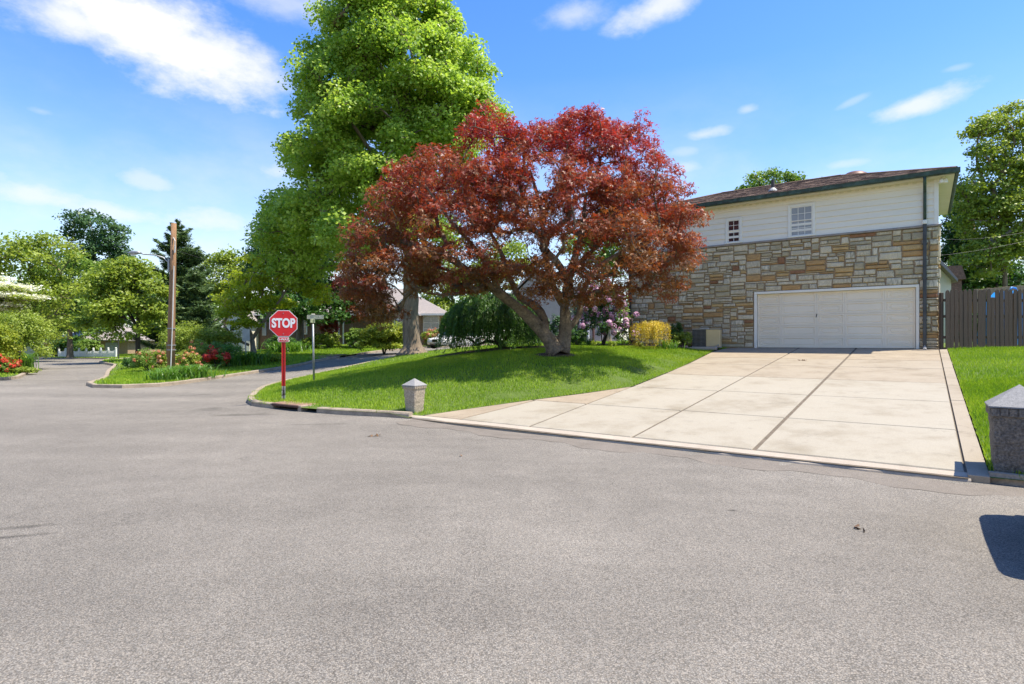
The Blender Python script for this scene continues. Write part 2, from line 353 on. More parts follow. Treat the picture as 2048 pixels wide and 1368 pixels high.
def smooth_path(P, step=.5):
    P = np.array(P, float); out = []
    for i in range(len(P)-1):
        p0 = P[max(i-1,0)]; p1 = P[i]; p2 = P[i+1]; p3 = P[min(i+2,len(P)-1)]
        n = max(1, int(np.linalg.norm(p2-p1)/step))
        for k in range(n):
            t = k/n; out.append(.5*((2*p1)+(-p0+p2)*t+(2*p0-5*p1+4*p2-p3)*t*t+(-p0+3*p1-3*p2+p3)*t**3))
    out.append(P[-1]); return np.array(out)
def in_poly(px, py, poly):
    c = np.zeros(len(px), bool); n = len(poly); j = n-1
    for i in range(n):
        xi, yi = poly[i]; xj, yj = poly[j]
        if yi != yj: c ^= ((yi > py) != (yj > py)) & (px < (xj-xi)*(py-yi)/(yj-yi)+xi)
        j = i
    return c
def poly_sheet(name, poly, m, lift, near=.7, far=4.0, near_box=(-30,-8,25,60)):
    poly = [tuple(map(float, p)) for p in poly]; pa = np.array(poly); pts = []
    x0, y0 = pa.min(0); x1, y1 = pa.max(0)
    def grid(st, bx, excl=None):
        gx, gy = np.meshgrid(np.arange(max(x0,bx[0]), min(x1,bx[2]), st), np.arange(max(y0,bx[1]), min(y1,bx[3]), st)); gx = gx.ravel(); gy = gy.ravel()
        k = in_poly(gx, gy, poly)
        if excl: k &= ~((gx > excl[0])&(gx < excl[2])&(gy > excl[1])&(gy < excl[3]))
        return list(zip(gx[k], gy[k]))
    pts = grid(near, near_box)+grid(far, (-1e4,-1e4,1e4,1e4), near_box)
    n = len(poly)
    vs, es, fs, *_ = delaunay_2d_cdt([Vector(p) for p in poly]+[Vector(p) for p in pts], [(i,(i+1)%n) for i in range(n)], [], 1, 1e-4)
    V = np.array([(v.x, v.y) for v in vs]); z = LZ(V[:,0], V[:,1])+lift-LT
    ob = link(name, fast_mesh(name, np.c_[V, z], np.array([list(f) for f in fs]), m, smooth=True)); ob['kind'] = 'structure'; return ob

kA = smooth_path([hl(-8.55,-14.55),(-3.53,11.73),(-4.6,12.33),(-5.38,12.83),(-6.1,13.42),(-6.52,14.1),(-6.85,14.9),(-7.4,16.4),(-8.0,18.4),(-8.1,20),(-7.7,23),(-6.94,26),(-5.84,30),(-3.5,36),(0,44),(6,51),(20,58),(60,68)])
corner = list(map(tuple, kA))+[(60,40),hl(6,6),hl(-.3,.4),hl(-6.2,.4),hl(-6.62,-.9),hl(-6.15,-6),hl(-6.02,-9.75),hl(-6.7,-11),hl(-7.4,-12.2),hl(-8.1,-13.6)]
kR = np.array([hl(t,-14.42) for t in np.arange(.2, 30, .6)])
right = [hl(.22,.6)]+[hl(.22,y) for y in np.arange(0,-14.3,-1.5)]+list(map(tuple, kR))+[hl(30,6),hl(6,6)]
kF = smooth_path([(60,80),(10,64),(-1.1,55),(-5.2,49),(-8.3,44),(-10.5,36),(-11.3,30),(-12.1,24.2),(-11.95,21),(-12.0,19.4),(-12.7,18.75),(-13.6,18.85),(-14.5,19.8),(-15.6,21.9),(-17,24.2),(-19,27.1),(-22.9,33.2),(-27.6,38.8),(-32.5,45.5),(-36.5,51.8),(-43,55.4),(-48,59),(-60,70),(-85,95),(-110,118)], .8)
far_block = list(map(tuple, kF))+[(-110,150),(75,150),(75,82)]
kL = smooth_path([(-110,105),(-60,62),(-45,47.5),(-33,37),(-27.5,32.3),(-25.2,30.2),(-24.2,28.6),(-22.2,25.8),(-20.6,23.6),(-20.1,22.2),(-20.8,20.6),(-24,17.8),(-32,12),(-60,0)], .8)
verge = list(map(tuple, kL))+[(-150,0),(-150,105)]
def road_z(x, y):                              # the carriageway; it dips away under the raised lawns
    z = G(x, y); deep = np.ones(len(x), bool)
    for a in np.arange(0, 6.28, .785):
        px, py = x+1.3*math.cos(a), y+1.3*math.sin(a); q = np.stack([px, py], -1)-HO; X = q@HX; Y = q@HY
        deep &= in_poly(px, py, corner)|in_poly(px, py, right)|in_poly(px, py, far_block)|in_poly(px, py, verge)|((X > -8.4)&(X < .3)&(Y > -14.3)&(Y < .6)&(X > np.interp(Y, _LY, _LX)-.05))
    return np.where(deep, z-.45, z)
sheet('road', np.r_[np.arange(-150,-45,6), np.arange(-45,30,.8), np.arange(30,80,5)], np.r_[np.arange(-14,62,.8), np.arange(62,150,6)], road_z, M['asphalt'])
poly_sheet('house_lawn', corner, M['soil'], LT)
poly_sheet('side_lawn', right, M['soil'], LT)
poly_sheet('far_lawn', far_block, M['soil'], LT)
poly_sheet('roadside_verge', verge, M['soil'], LT)

def kerb(name, P, side, w=.17, h=.115, skip=(), jitter=.012, m=None):
    """concrete kerb along P; side=+1 when the lawn lies to the left of the path"""
    P = np.asarray(P); T = np.gradient(P, axis=0); T /= np.linalg.norm(T, axis=1)[:,None]
    Nn = np.stack([-T[:,1], T[:,0]], -1)*side; z = G(P[:,0], P[:,1]); mb = MB()
    r = np.random.default_rng(3); prof = [(-.0,-.06),(.012,h*.8),(.03,h),(w-.015,h+.004),(w,h-.02),(w+.01,-.06)]
    n = len(prof); keep = [not any(a <= i < b for a, b in skip) for i in range(len(P))]
    runs = []; cur = []
    for i, k in enumerate(keep):
        if k: cur.append(i)
        if not k or i == len(P)-1:
            if len(cur) > 1: runs.append(cur)
            cur = []
    for run in runs:
        vs = []; fs = []
        for a, i in enumerate(run):
            j = r.normal(0, jitter*.5)
            for u, t in prof:
                q = P[i]+Nn[i]*(u+j); vs.append((q[0], q[1], z[i]+t+(r.normal(0, jitter*.35) if t > 0 else 0)))
            if a:
                for k in range(n-1): fs.append(((a-1)*n+k, (a-1)*n+k+1, a*n+k+1, a*n+k))
        fs += [tuple(range(n)), tuple(range((len(run)-1)*n, len(run)*n))]
        mb.add(vs, fs)
    o = mb.build(name, m or M['kerb'], smooth=False); o['kind'] = 'structure'; return o
_d = np.linalg.norm(kA-np.array([-5.0,12.58]), axis=1); _c = np.where(_d < .56)[0]
kerb('kerb', kA[:120], -1, skip=((_c.min(), _c.max()),))
kerb('kerb', kR, 1, jitter=.03)
_d = np.linalg.norm(kF-np.array([-10.65,36.0]), axis=1); _c2 = np.where(_d < 1.5)[0]
kerb('kerb', kF, 1, skip=((_c2.min(), _c2.max()),))
kerb('kerb', kL, 1)

# ------------------------------------------------------------------ driveway: bed, slabs, joints, edging
bed = MB(); loop = [(-8.62,-14.52),(.02,-14.46),(.02,.3),(-6.5,.3),(-6.64,-.9),(-6.16,-6),(-6.03,-9.75),(-6.7,-11),(-7.42,-12.2),(-8.15,-13.6)]
bed.add([(*hl(X,Y), dz(Y)-.018) for X, Y in loop], [tuple(range(len(loop)))])
drive = bed.build('driveway', M['joint']); drive['kind'] = 'structure'
def slab(loop, m, t=.09, lift=0):
    """one cast slab with worn edges"""
    n = len(loop); c = np.mean(loop, 0); mb = MB(); P = [np.array(p) for p in loop]
    ins = [p+(c-p)/np.linalg.norm(c-p)*.016 for p in P]
    vs = [(*hl(*p), dz(p[1])-t) for p in P]+[(*hl(*p), dz(p[1])-.012+lift) for p in P]+[(*hl(*p), dz(p[1])+lift) for p in ins]
    mb.add(vs, [(k,(k+1)%n,n+(k+1)%n,n+k) for k in range(n)]+[(n+k,n+(k+1)%n,2*n+(k+1)%n,2*n+k) for k in range(n)]+[tuple(range(2*n,3*n))])
    return mb.build('slab', M[m], drive)
rows = [-14.26,-12.05,-9.72,-7.42,-5.0,-3.3,-1.65,.25]; gx = .009
for k in range(len(rows)-1):
    y0, y1 = rows[k]+.017, rows[k+1]-.017
    tone = ['slab1','slab1','slab1','slab2','slab2','slab3','slab3'][k]
    for c, (x0, x1) in enumerate(((-2.225,-.0),(-3.985,-2.265))):
        slab([(x0+gx,y0),(x1-gx,y0),(x1-gx,y1),(x0+gx,y1)], tone if c else random.choice((tone,'slab1' if k < 4 else 'slab2')), lift=random.uniform(-.003,.004))
    def left(Y): return float(np.interp(Y, [-14.5,-13.6,-12.2,-11,-9.75,-6,-.9,.3], [-8.58,-8.15,-7.42,-6.7,-6.03,-6.16,-6.64,-6.5]))
    if k == 0:
        slab([(-5.88,y0),(-4.02-gx,y0),(-4.02-gx,y1),(-5.95,y1)], 'slab1')
        slab([(-7.45,y0),(-5.94,y0),(-6.0,y1),(-7.2,y1)], 'slab1')
        slab([(left(y0)+.03,y0),(-7.5,y0),(-7.26,y1),(left(y1)+.02,y1),(left(-13.6)+.03,-13.6)], 'slab3')
    elif k == 1:
        slab([(-5.95,y0),(-4.02-gx,y0),(-4.02-gx,y1),(-6.0,y1)], 'slab1')
        slab([(left(y0)+.03,y0),(-6.0,y0),(-6.03,y1),(left(-11)+.02,-11)], 'slab3')
    else:
        slab([(left(y0)+.03,y0),(-4.02-gx,y0),(-4.02-gx,y1),(left(y1)+.03,y1)], tone)
lip = MB()                                        # the low cast lip where the driveway meets the street
xs = np.arange(-8.6, .06, .24); rr = np.random.default_rng(4)
for i in range(len(xs)-1):
    pass
vs = []; fs = []
for i, X in enumerate(xs):
    j = rr.normal(0,.012)
    for Y, z in ((-14.50+j,-.06),(-14.47+j,.025),(-14.44,.045),(-14.29,.052),(-14.275,-.02)):
        w = hl(X, Y); vs.append((*w, g(*w)+z if Y < -14.4 else dz(Y)+(z-.052)+.0))
    if i:
        for k in range(4): fs.append(((i-1)*5+k,(i-1)*5+k+1,i*5+k+1,i*5+k))
lip.add(vs, fs); lip.build('lip', M['concrete'], drive)
for Y0, Y1 in ((-14.43,-9.6),(-9.57,-4.9),(-4.87,-.02)):   # right-hand edging strip
    e = MB(); P = [(.014,Y0),(.2,Y0),(.2,Y1),(.014,Y1)]
    e.add([(*hl(*p), dz(p[1])-.1) for p in P]+[(*hl(*p), dz(p[1])+.012) for p in P], [(0,1,5,4),(1,2,6,5),(2,3,7,6),(3,0,4,7),(4,5,6,7)])
    e.build('edging', M['slab2'], drive)
# dark strip of newer asphalt along the driveway lip
X = np.linspace(-8.4, 4, 60); V = []
for i, x in enumerate(X):
    for Y in (-14.485, -15.0-.12*math.sin(i*.7)-.05*math.sin(i*2.1)):
        w = hl(x, Y); V.append((*w, g(*w)+.005))
i = np.arange(59)*2
o = link('asphalt_strip', fast_mesh('asphalt_strip', V, np.stack([i,i+1,i+3,i+2], -1), M['asphalt_edge'])); o['kind'] = 'structure'
# mulch beds
def mulch(name, poly, lift):
    poly = list(map(tuple, smooth_path(list(poly)+[poly[0]], .3)[:-1]))
    return poly_sheet(name, poly, M['mulch'], LT+lift, near=.35)
mulch('mulch_bed', [hl(-10.9,-1.5),hl(-9.6,-1.42),hl(-8.6,-1.3),hl(-7.7,-1.1),hl(-7.6,-.05),hl(-10.9,-.02)], .03)
a = at(1000,702,20.6); mulch('mulch_bed', [(a[0]+2.6*math.cos(t), a[1]+1.5*math.sin(t)) for t in np.arange(0,6.28,.6)], .035)
mulch('mulch_bed', [(1.28+.62*math.cos(t), 16.9+.5*math.sin(t)) for t in np.arange(0,6.28,.6)], .03)
poly_sheet('neighbour_drive', [(-34.8,49.6),(-30.5,46.2),(-20,52),(-22,56)], M['concrete'], LT+.03)

# ------------------------------------------------------------------ the stone and siding house
STN = {'olive': mat('stone_olive',(.52,.43,.26),(.34,.28,.17),5,.85,.5,30,detail=8,c3=(.42,.35,.22),stretch=(1,1,2.4),fine=.25),
       'grey': mat('stone_grey',(.67,.575,.395),(.41,.345,.235),7,.85,.5,30,detail=8,c3=(.50,.43,.30),stretch=(2.6,1,1),fine=.25),
       'pale': mat('stone_pale',(.68,.58,.40),(.50,.42,.28),6,.85,.45,34,detail=8,fine=.2),
       'tan': mat('stone_tan',(.52,.315,.125),(.34,.195,.075),6,.85,.45,34,detail=8,c3=(.45,.27,.11),stretch=(1,1,2),fine=.22),
       'gold': mat('stone_gold',(.58,.395,.175),(.42,.27,.11),7,.85,.45,34,detail=8,fine=.2),
       'rust': mat('stone_rust',(.36,.175,.08),(.21,.10,.05),7,.85,.45,34,detail=8,fine=.2),
       'streak': mat('stone_streak',(.70,.61,.44),(.31,.275,.195),3.0,.8,.4,30,detail=7,stretch=(5,1,1.2),fine=.2,lo=.38,hi=.6)}
M['mortar'] = mat('mortar',(.42,.31,.20),(.31,.225,.14),14,.95,.5,60)
M['siding'] = mat('siding_white',(.86,.785,.64),(.80,.725,.585),2.2,.55,.06,30,stretch=(.4,1,3),spec=.35)
M['trim'] = mat('trim_white',(.84,.79,.68),(.78,.73,.62),4,.5)
M['soffit'] = mat('soffit_cream',(.74,.68,.53),(.67,.61,.46),2,.6)
M['copper'] = mat('verdigris_copper',(.075,.13,.105),(.03,.035,.03),5.5,.55,.2,40,c3=(.045,.075,.06),metal=.25)
M['copper_dark'] = mat('dark_copper',(.035,.04,.04),(.018,.018,.018),6,.5,.1,40,metal=.3)
M['shingle'] = mat('brown_shingle',(.23,.145,.098),(.10,.066,.048),9,.95,.5,120,fine=.4,c3=(.165,.105,.073))
M['door'] = mat('garage_paint',(.85,.74,.57),(.80,.69,.525),1.3,.5,.04,60,spec=.35)
M['glass'] = glassmat('window_glass',(.028,.032,.036))
M['pale_glass'] = glassmat('blind_glass',(.26,.27,.28),.12)
M['metal_brown'] = mat('brown_metal',(.16,.075,.055),(.11,.05,.04),5,.5,metal=.2)
M['pipe'] = mat('vent_pipe',(.07,.06,.06),(.04,.035,.035),7,.6)
M['lead'] = mat('lead_flashing',(.42,.41,.40),(.33,.32,.31),9,.6)
M['black'] = mat('black_iron',(.02,.02,.021),(.012,.012,.012),9,.6)
M['dark'] = mat('dark_void',(.008,.008,.009),(.005,.005,.005),3,.9)
HL, HD = 10.5, 6.0
house = empty('stone_house', (*HO, HZ), H_ROT, 'two-storey house, rubble stone below cream siding, white garage door, hip roof', 'house')
DX0, DX1, DZ1 = -5.48, -.5, 2.06              # garage opening
SZ1 = 3.86
wall = MB()                                   # mortar core with the garage opening left out
wall.box((-HL+.02,.02,-.4),(DX0-.02,.3,SZ1)); wall.box((DX0-.02,.02,DZ1+.02),(DX1+.02,.3,SZ1)); wall.box((DX1+.02,.02,-.4),(-.02,.3,SZ1))
wall.box((-.3,.3,-.4),(-.02,HD,SZ1)); wall.box((-HL+.02,.3,-.4),(-HL+.3,HD,SZ1)); wall.box((-HL+.02,HD-.25,-.4),(-.02,HD,SZ1))
wall.build('wall', M['mortar'], house)
up = MB(); up.box((-HL+.05,.05,SZ1),(-.06,HD-.03,5.55)); up.build('upper_wall', M['siding'], house)
def stone_mesh(mb, x0, x1, z0, z1, rng, proud=.042):
    g2 = .011; w, h = x1-x0-2*g2, z1-z0-2*g2
    sl = min(.035, w*.14); j = lambda s: rng.uniform(-s, s)
    c = [np.array((x0+g2+max(0,j(sl)), z0+g2+max(0,j(.008)))), np.array((x1-g2-max(0,j(sl)), z0+g2+max(0,j(.008)))), np.array((x1-g2-max(0,j(sl)), z1-g2-max(0,j(.008)))), np.array((x0+g2+max(0,j(sl)), z1-g2-max(0,j(.008))))]
    nu = 4 if w > .3 else 3; nv = 3
    vs = []; fs = []; pr = proud*rng.uniform(.5,1.35)
    for iv in range(nv+1):
        for iu in range(nu+1):
            u, v = iu/nu, iv/nv; e = iu in (0,nu) or iv in (0,nv)
            if not e: u += j(.08); v += j(.08)
            if iu == 1 and not e: u = .07
            if iu == nu-1 and not e: u = .93
            if iv == 1 and not e: v = .13
            if iv == nv-1 and not e: v = .87
            p = (c[0]*(1-u)+c[1]*u)*(1-v)+(c[3]*(1-u)+c[2]*u)*v
            if e: p = p+np.array((j(.004), j(.004)))
            y = -pr*.35 if e else -pr-j(.009)
            vs.append((p[0], y, p[1]))
    W1 = nu+1
    for iv in range(nv):
        for iu in range(nu): fs.append((iv*W1+iu, iv*W1+iu+1, (iv+1)*W1+iu+1, (iv+1)*W1+iu))
    rim = list(range(W1))+[k*W1+nu for k in range(1,nv+1)]+[nv*W1+k for k in range(nu-1,-1,-1)]+[k*W1 for k in range(nv-1,0,-1)]
    n0 = len(vs); vs += [(vs[k][0], .025, vs[k][2]) for k in rim]
    for k in range(len(rim)): fs.append((rim[(k+1)%len(rim)], rim[k], n0+k, n0+(k+1)%len(rim)))
    mb.add(vs, fs)
def pack(x0, x1, z0, z1, hole, rng, U=.064, big=1.0):
    nx, nz = int(round((x1-x0)/U)), int(round((z1-z0)/U)); occ = np.zeros((nz, nx), bool)
    ux, uz = (x1-x0)/nx, (z1-z0)/nz
    if hole:
        a, b, c = hole; occ[:int(round((c-z0)/uz)), int(round((a-x0)/ux)):int(round((b-x0)/ux))] = True
    out = []
    for r in range(nz):
        for c in range(nx):
            if occ[r, c]: continue
            run = 0
            while c+run < nx and not occ[r, c+run] and run < 18: run += 1
            up_ = r*uz+z0 > 1.6
            h = int(rng.choice([1,2,3,4], p=[.28,.32,.28,.12] if up_ else [.30,.42,.22,.06])); w = int(rng.integers(4,9 if not up_ else 10)) if h > 1 else int(rng.integers(5,13))
            if h in (2,3) and rng.random() < .2: w = int(rng.integers(9,15))
            w = min(w, run)
            if run-w in (1,2): w = run if run <= 11 else w-2
            w = max(1, w); h = min(h, nz-r)
            while h > 1 and occ[r:r+h, c:c+w].any(): h -= 1
            if nz-r-h == 1 and h < 4 and not occ[r:r+h+1, c:c+w].any() : h += 1
            occ[r:r+h, c:c+w] = True
            out.append((x0+c*ux, x0+(c+w)*ux, z0+r*uz, z0+(r+h)*uz))
    return out
rs = np.random.default_rng(21)
stones = pack(-HL, 0, -.3, SZ1, (DX0, DX1, DZ1), rs)
def stone_kind(s):
    w, h = s[1]-s[0], s[3]-s[2]; k = rs.random()
    if h < .1: return rs.choice(['tan','gold','pale','grey','olive'], p=[.17,.12,.32,.21,.18])
    if w/h > 3.2: return rs.choice(['tan','gold','grey','olive','pale','rust'], p=[.28,.16,.18,.14,.21,.03])
    return rs.choice(['olive','grey','pale','streak','tan','gold','rust'], p=[.28,.25,.2,.12,.07,.04,.04])
stones.sort(key=lambda s: -(s[1]-s[0])*(s[3]-s[2])*(1 if s[3] > 0 else .1))
rest = {}
for i, s in enumerate(stones):
    kind = str(stone_kind(s))
    if i < 300:
        mb = MB(); stone_mesh(mb, *s, rs); mb.build('stone', STN[kind], house)
    else: stone_mesh(rest.setdefault(kind, MB()), *s, rs)
for k, mb in rest.items():
    o = mb.build('small_stones', STN[k], house); o['kind'] = 'stuff'
# right-hand flank: same masonry, joined
flank = {}
for s in pack(0, HD, -.3, SZ1, None, rs, .11): stone_mesh(flank.setdefault(str(stone_kind(s)), MB()), *s, rs)
for k, mb in flank.items():
    mb.v = [(-v[1], v[0], v[2]) for v in mb.v]
    o = mb.build('flank_stones', STN[k], house); o['kind'] = 'stuff'
led = MB(); led.bbox((-HL-.07,-.085,SZ1),(.075,.06,SZ1+.065),.01); led.bbox((.0,.06,SZ1),(.075,HD,SZ1+.065),.01); led.build('ledge', mat('ledge_stone',(.36,.31,.27),(.25,.215,.19),6,.8,.3,40), house)
nb = 7; b0, b1 = SZ1+.068, 5.34
for k in range(nb):                            # wide clapboards, each lapped over the one below
    z0 = b0+(b1-b0)*k/nb; z1 = b0+(b1-b0)*(k+1)/nb+.012
    for name, P in (('siding_board', [(-.042,z0+.006),(-.012,z1),(.05,z1),(.05,z0+.006)]),):
        mb = MB(); mb.prism(P, -HL+.04, -.12, axis=0); mb.build(name, M['siding'], house)
cb = MB(); cb.bbox((-.125,-.045,b0),(-.005,.06,b1+.02),.006); cb.bbox((-.06,.06,b0),(-.005,.2,b1+.02),.006); cb.build('corner_board', M['trim'], house)
side = MB(); side.box((-.062,.2,b0),(-.03,HD-.05,5.5)); side.build('flank_siding', M['siding'], house)
def window(x0, x1, z0, z1, nx, nz, lower_glass, upper_glass, y=-.02):
    fr = MB(); t = .085
    for a, b in (((x0,y-.045,z0+.045),(x0+t,y+.05,z1)),((x1-t,y-.045,z0+.045),(x1,y+.05,z1)),((x0+t,y-.045,z1-t),(x1-t,y+.05,z1))): fr.bbox(a, b, .006)
    w = fr.build('window', M['trim'], house)
    sl = MB(); sl.bbox((x0-.02,y-.085,z0-.005),(x1+.02,y+.05,z0+.045),.006); sl.build('sill', M['trim'], w)
    zm = (z0+z1)/2+.0; a, b = x0+t, x1-t
    for lo, hi, gy, gm in ((z0+.045,zm+.015,y-.008,lower_glass),(zm-.015,z1-t,y-.022,upper_glass)):
        s = MB(); e = .032
        for p, q in (((a,gy-.014,lo),(a+e,gy+.014,hi)),((b-e,gy-.014,lo),(b,gy+.014,hi)),((a+e,gy-.014,lo),(b-e,gy+.014,lo+e)),((a+e,gy-.014,hi-e),(b-e,gy+.014,hi))): s.bbox(p, q, .004)
        s.build('sash', M['trim'], w)
        iw, ih = (b-a-2*e)/nx, (hi-lo-2*e)/nz
        for i in range(nx):
            for k in range(nz):
                p = MB(); X, Z = a+e+i*iw, lo+e+k*ih
                p.box((X+.006,gy-.002,Z+.006),(X+iw-.006,gy+.004,Z+ih-.006)); p.build('pane', gm, w)
        mt = MB()
        for i in range(1,nx): mt.box((a+e+i*iw-.008,gy-.009,lo+e),(a+e+i*iw+.008,gy+.007,hi-e))
        for k in range(1,nz): mt.box((a+e,gy-.0095,lo+e+k*ih-.008),(b-e,gy+.0065,lo+e+k*ih+.008))
        mt.build('muntin', M['trim'], w)
window(-4.33,-3.46,SZ1+.075,5.1,3,2,M['pale_glass'],M['pale_glass'])
window(-6.5,-5.9,SZ1+.075,4.9,2,2,M['glass'],M['glass'])
# roof: hips over a boxed soffit
OV, EZ = .38, 5.36
x0, x1, y0, y1 = -HL-OV, OV, -OV, HD+OV; RP = .332; hw = (y1-y0)/2; RZ = EZ+.17+hw*RP
sf = MB(); sf.box((x0+.03,y0+.03,EZ-.02),(x1-.03,y1-.03,EZ+.02)); so = sf.build('soffit', M['soffit'], house)
gm_ = MB()
for i in range(46):
    X = -HL+.1+i*(HL-.1)/46; gm_.box((X,-.035,EZ-.075),(X+.11,-.006,EZ-.0205))
o = gm_.build('dentil_strip', M['soffit'], so); o['kind'] = 'stuff'
fa = MB(); fa.box((x0,y0,EZ-.03),(x1,y0+.03,EZ+.15)); fa.box((x1-.03,y0+.03,EZ-.03),(x1,y1,EZ+.15)); fa.box((x0,y0+.03,EZ-.03),(x0+.03,y1,EZ+.15)); fa.box((x0+.03,y1-.03,EZ-.03),(x1-.03,y1,EZ+.15)); fa.build('fascia', M['soffit'], house)
E_ = .05; a0, a1, c0, c1 = x0-E_, x1+E_, y0-E_, y1+E_; ez = EZ+.155
rg0, rg1 = (x0+hw*1.0, 0), (x1-hw*1.0, 0); ym = (y0+y1)/2
rf = MB(); rf.add([(a0,c0,ez),(a1,c0,ez),(a1,c1,ez),(a0,c1,ez),(x0+hw,ym,RZ),(x1-hw,ym,RZ)], [(0,1,5,4),(1,2,5),(2,3,4,5),(3,0,4),(3,2,1,0)])
roof = rf.build('roof', M['shingle'], house)
sh = MB(); nC = 30                             # front slope: lapped shingle courses with uneven butts
for k in range(nC):
    t0, t1 = k/nC, (k+1.25)/nC
    def pt(X, t): return (c0+(ym-c0)*t, ez+(RZ-ez)*t)
    L0 = a0+(x0+hw-a0)*t0+.02; L1 = a1-(a1-(x1-hw))*t0-.02; X = L0
    while X < L1-.05:
        w = min(random.uniform(.16,.34), L1-X); lf = random.uniform(.008,.02)
        ya, za = pt(X, t0); yb, zb = pt(X, min(t1,1)); xm = min(max(X+w*.0, a0+(x0+hw-a0)*min(t1,1)), 0+X+w)
        tl = max(X, a0+(x0+hw-a0)*min(t1,1)); tr = min(X+w, a1-(a1-(x1-hw))*min(t1,1))
        if tr-tl > .02:
            sh.add([(X+.004,ya-.005,za-.004),(X+w-.004,ya-.005,za-.004),(X+.004,ya-.002,za+lf),(X+w-.004,ya-.002,za+lf),(tr,yb,zb+.004),(tl,yb,zb+.004)], [(0,1,3,2),(2,3,4,5)])
        X += w
o = sh.build('shingles', M['shingle'], roof); o['kind'] = 'stuff'
rc = MB(); rc.tube([(x0+hw,ym,RZ+.01),(x1-hw,ym,RZ+.01)], .05, 6); rc.tube([(a1,c0,ez+.01),(x1-hw,ym,RZ+.01)], .04, 6); rc.tube([(a0,c0,ez+.01),(x0+hw,ym,RZ+.01)], .04, 6); rc.build('ridge_cap', M['shingle'], roof)
# copper gutters: half-round trough profile on the front and the right side
prof = [(0,.15),(0,.03),(-.03,.0),(-.085,-.005),(-.115,.03),(-.125,.12),(-.135,.15),(-.115,.15),(-.1,.12),(-.03,.1)]
gt = MB(); gt.prism([(y0+u-.002, EZ+v) for u, v in prof], x0-.02, x1+.135, axis=0); gt.build('gutter', M['copper'], house)
g2 = MB(); g2.prism([(x1-u+.002, EZ+v) for u, v in prof], y0+.0, y1, axis=1); g2.build('gutter', M['copper'], house)
def spout(x, nm, top_mat, low_mat, mid):
    a = MB(); a.tube([(x,y0-.06,EZ+.02),(x,y0-.06,EZ-.1),(x,-.30,EZ-.26),(x,-.10,EZ-.42),(x,-.085,EZ-.6),(x,-.085,mid)], .045, 10); s = a.build('downspout', top_mat, house, smooth=True)
    b = MB(); b.bbox((x-.05,-.165,.07),(x+.05,-.07,mid),.012); b.build('lower_pipe', low_mat, s)
    c = MB(); c.bbox((x-.06,-.175,mid-.04),(x+.06,-.06,mid+.1),.02); c.build('connector', M['trim'] if top_mat is M['copper'] else low_mat, s)
    k = MB(); k.tube([(x,-.12,.1),(x,-.14,.03),(x,-.26,-.02)], .05, 8); k.build('outlet', M['lead'], s)
    for z in (.9, 2.2, 3.3):
        q = MB(); q.bbox((x-.07,-.168,z),(x+.07,-.02,z+.03),.004); q.build('bracket', low_mat, s)
M['spout'] = mat('grey_spout',(.075,.078,.08),(.045,.045,.045),4,.45,metal=.3)
spout(-.36, 'a', M['copper'], M['spout'], SZ1+.12)
spout(-10.36, 'b', M['copper_dark'], M['copper_dark'], SZ1+.12)
# vent pipe, roof fan, flood light
vp = (-4.95, .55); vz = ez+(RZ-ez)*(vp[1]-c0)/(ym-c0)
q = MB(); q.tube([(*vp,vz-.1),(*vp,vz+.42)], .06, 12); v_ = q.build('vent_pipe', M['pipe'], roof, smooth=False)
q = MB(); q.lathe([(.17,vz-.02),(.15,vz+.03),(.085,vz+.1),(.066,vz+.12)], 14, (*vp,0)); q.build('flashing', M['lead'], roof)
fx, fy = -2.55, ym+.35; fz = RZ-.12
q = MB(); q.lathe([(.28,fz-.3),(.28,fz+.0),(.3,fz+.06)], 20, (fx,fy,0)); q.build('fan_base', M['metal_brown'], roof)
q = MB(); q.lathe([(.47,fz+.06),(.465,fz+.09),(.40,fz+.18),(.28,fz+.25),(.13,fz+.285),(.01,fz+.295)], 24, (fx,fy,0)); q.build('fan_dome', M['metal_brown'], roof, smooth=True)
q = MB(); q.tube([(.1,-.12,EZ-.02),(.1,-.12,EZ-.07)], .07, 12); fl = q.build('flood_light', M['soffit'], house)
q = MB(); q.lathe([(.03,0),(.055,-.03),(.07,-.11),(.065,-.13)], 12, (.06,-.2,EZ-.07)); q.build('lamp_head', M['trim'], fl)
q = MB(); q.lathe([(.03,0),(.055,-.03),(.07,-.11),(.065,-.13)], 12, (.16,-.16,EZ-.07)); q.build('lamp_head', M['trim'], fl)
# garage door: frame, five sections of five pressed panels
q = MB(); q.bbox((DX0-.0,-.03,0),(DX0+.09,.2,DZ1),.008); q.bbox((DX1-.09,-.03,0),(DX1,.2,DZ1),.008); q.bbox((DX0,-.035,DZ1-.085),(DX1,.2,DZ1+.005),.008); q.build('door_frame', M['trim'], house)
dx0, dx1, dz1 = DX0+.1, DX1-.1, DZ1-.09
q = MB(); q.box((dx0,.10,.015),(dx1,.2,dz1)); gd = q.build('garage_door', M['door'], house)
q = MB(); q.box((dx0,.085,-.012),(dx1,.12,.014)); q.build('bottom_seal', M['black'], gd)
cols = [.82,1.16,.88,1.16,.86]; tw = (dx1-dx0)/sum(cols)
def loop8(x0, x1, z0, z1, ch):
    m_ = (z1-z0)/2*min(1,ch); k = m_
    return [(x0+k,z0),(x1-k,z0),(x1,z0+m_),(x1,z1-m_),(x1-k,z1),(x0+k,z1),(x0,z1-m_),(x0,z0+m_)]
